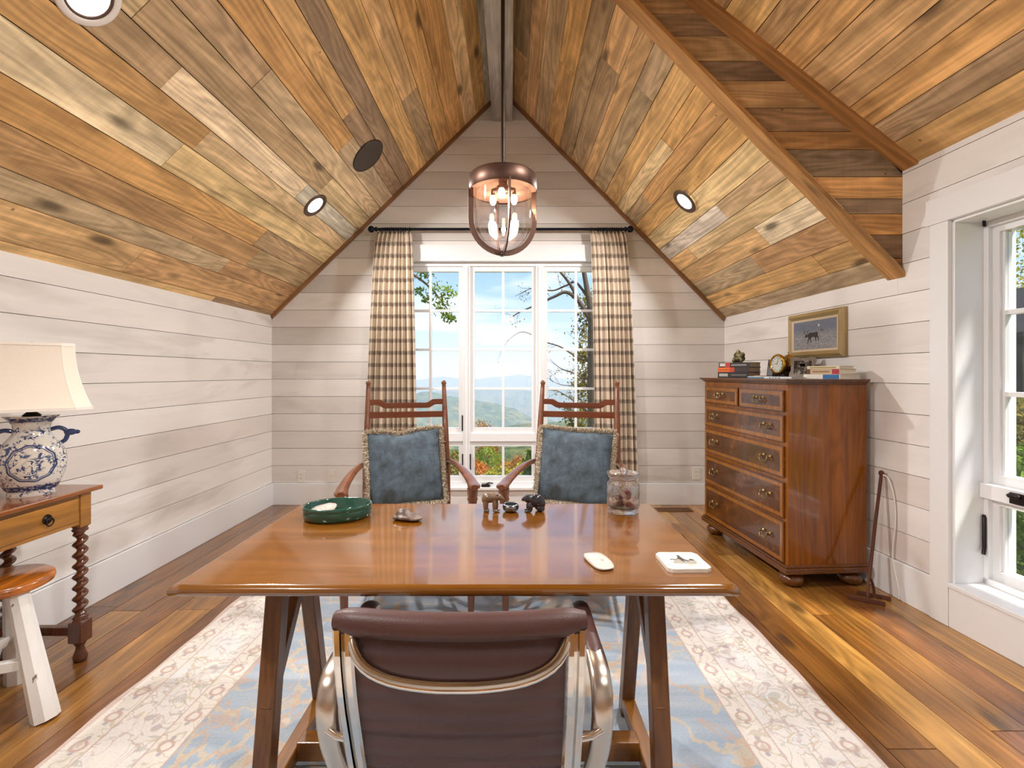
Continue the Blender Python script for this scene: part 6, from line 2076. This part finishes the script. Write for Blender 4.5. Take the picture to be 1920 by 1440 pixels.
for (px, top, Y, rx, lm, lab) in ((912, 838, 26, 1.3, LM_GREEN, 'green bush in the low middle pane, tallest of its row'), (968, 858, 22.6, 1.1, LM_RED, 'rust red bush low in the middle pane on its right'),
                                   (888, 864, 20, 0.75, LM_ORANGE, 'orange bush low in the middle pane on its left'), (990, 864, 18, 0.6, LM_YEL, 'bright yellow green bush in the low middle pane near its right edge'),
                                   (1003, 836, 16.4, 0.4, LM_GREEN, 'slim green sapling at the right edge of the low middle pane'), (848, 848, 17.8, 0.8, LM_OLIVE, 'olive bush low in the left pane'),
                                   (938, 878, 15.0, 0.5, LM_YEL, 'low yellow bush at the bottom of the low middle pane'), (1062, 856, 21, 1.0, LM_ORANGE, 'orange bush hidden partly by the right cushion'), (800, 866, 20.4, 0.9, LM_YEL, 'yellow bush hidden partly by the left cushion')):
    hz_ = hill_z(Y) - 0.1
    tz_ = 1.25 + (700 - top) * K * Y
    bush('bush', lab, ((px - 958) * K * Y, Y, hz_), rx, (tz_ - hz_) / 2.0, lm, 2600, 0.13, 'bush')
# garden beyond the right window
for i, (x_, y_, z_, rx, rz2, lm, nl, lab) in enumerate(((8.0, 7.5, -2.6, 1.1, 1.35, LM_GREEN, 4500, 'green shrub filling the foot of the side window'), (10.75, 10.05, -2.4, 0.78, 1.55, LM_OLIVE, 3800, 'golden shrub in the middle of the side window'),
                                             (18.6, 17.4, -1.8, 2.3, 5.0, LM_YEL, 9000, 'tall yellow green tree crown behind the dark pavilion'), (8.6, 3.4, -2.6, 1.3, 1.7, LM_GREEN, 4200, 'green shrub nearest the side window, outside the frame edge'), (12.4, 5.2, -2.2, 1.4, 2.4, LM_YEL, 4200, 'yellow shrub farther out beside the side window'))):
    bush('garden_shrub', lab, (x_, y_, z_), rx, rz2, lm, nl, 0.17, 'shrub', 'garden shrubs outside the side window')
for i, (x_, y_, rz2, lm, lab) in enumerate(((19.0, 9.6, 4.2, LM_GREEN, 'tall green tree on the garden bank right of the pavilion'), (19.5, 3.0, 4.6, LM_OLIVE, 'tall olive tree on the garden bank opposite the side window'), (19.0, -3.6, 4.2, LM_GREEN, 'tall green tree farthest along the garden bank'))):
    bush('bank_tree', lab, (x_, y_, -2.0), 2.2, rz2, lm, 6500, 0.2, 'tree', 'trees on the garden bank')
pv = thing('garden_pavilion', 'dark timber pavilion roof seen through the side window', 'pavilion', (13.4, 12.4, -0.9))
M_DKW = plain('dark_stained_timber', '#2a211c', 0.7, var=0.2)
MB().prism([(-1.5, 3.0), (0.0, 4.25), (1.5, 3.0), (1.5, 3.12), (0.0, 4.40), (-1.5, 3.12)], -1.5, 1.5, 'xz').build('roof', M_DKW, pv)
MB().prism([(-1.35, 3.05), (1.35, 3.05), (0, 4.2)], -1.3, -1.25, 'xz').build('gable', M_DKW, pv)
for sx in (-1.2, 1.2):
    for sy in (-1.2, 1.2):
        MB().box(sx - 0.07, sx + 0.07, sy - 0.07, sy + 0.07, -1.3, 3.1).build('post', M_DKW, pv)
for sy in (-1.2, 1.2):
    MB().box(-1.35, 1.35, sy - 0.06, sy + 0.06, 2.85, 3.05).build('tie_beam', M_DKW, pv)
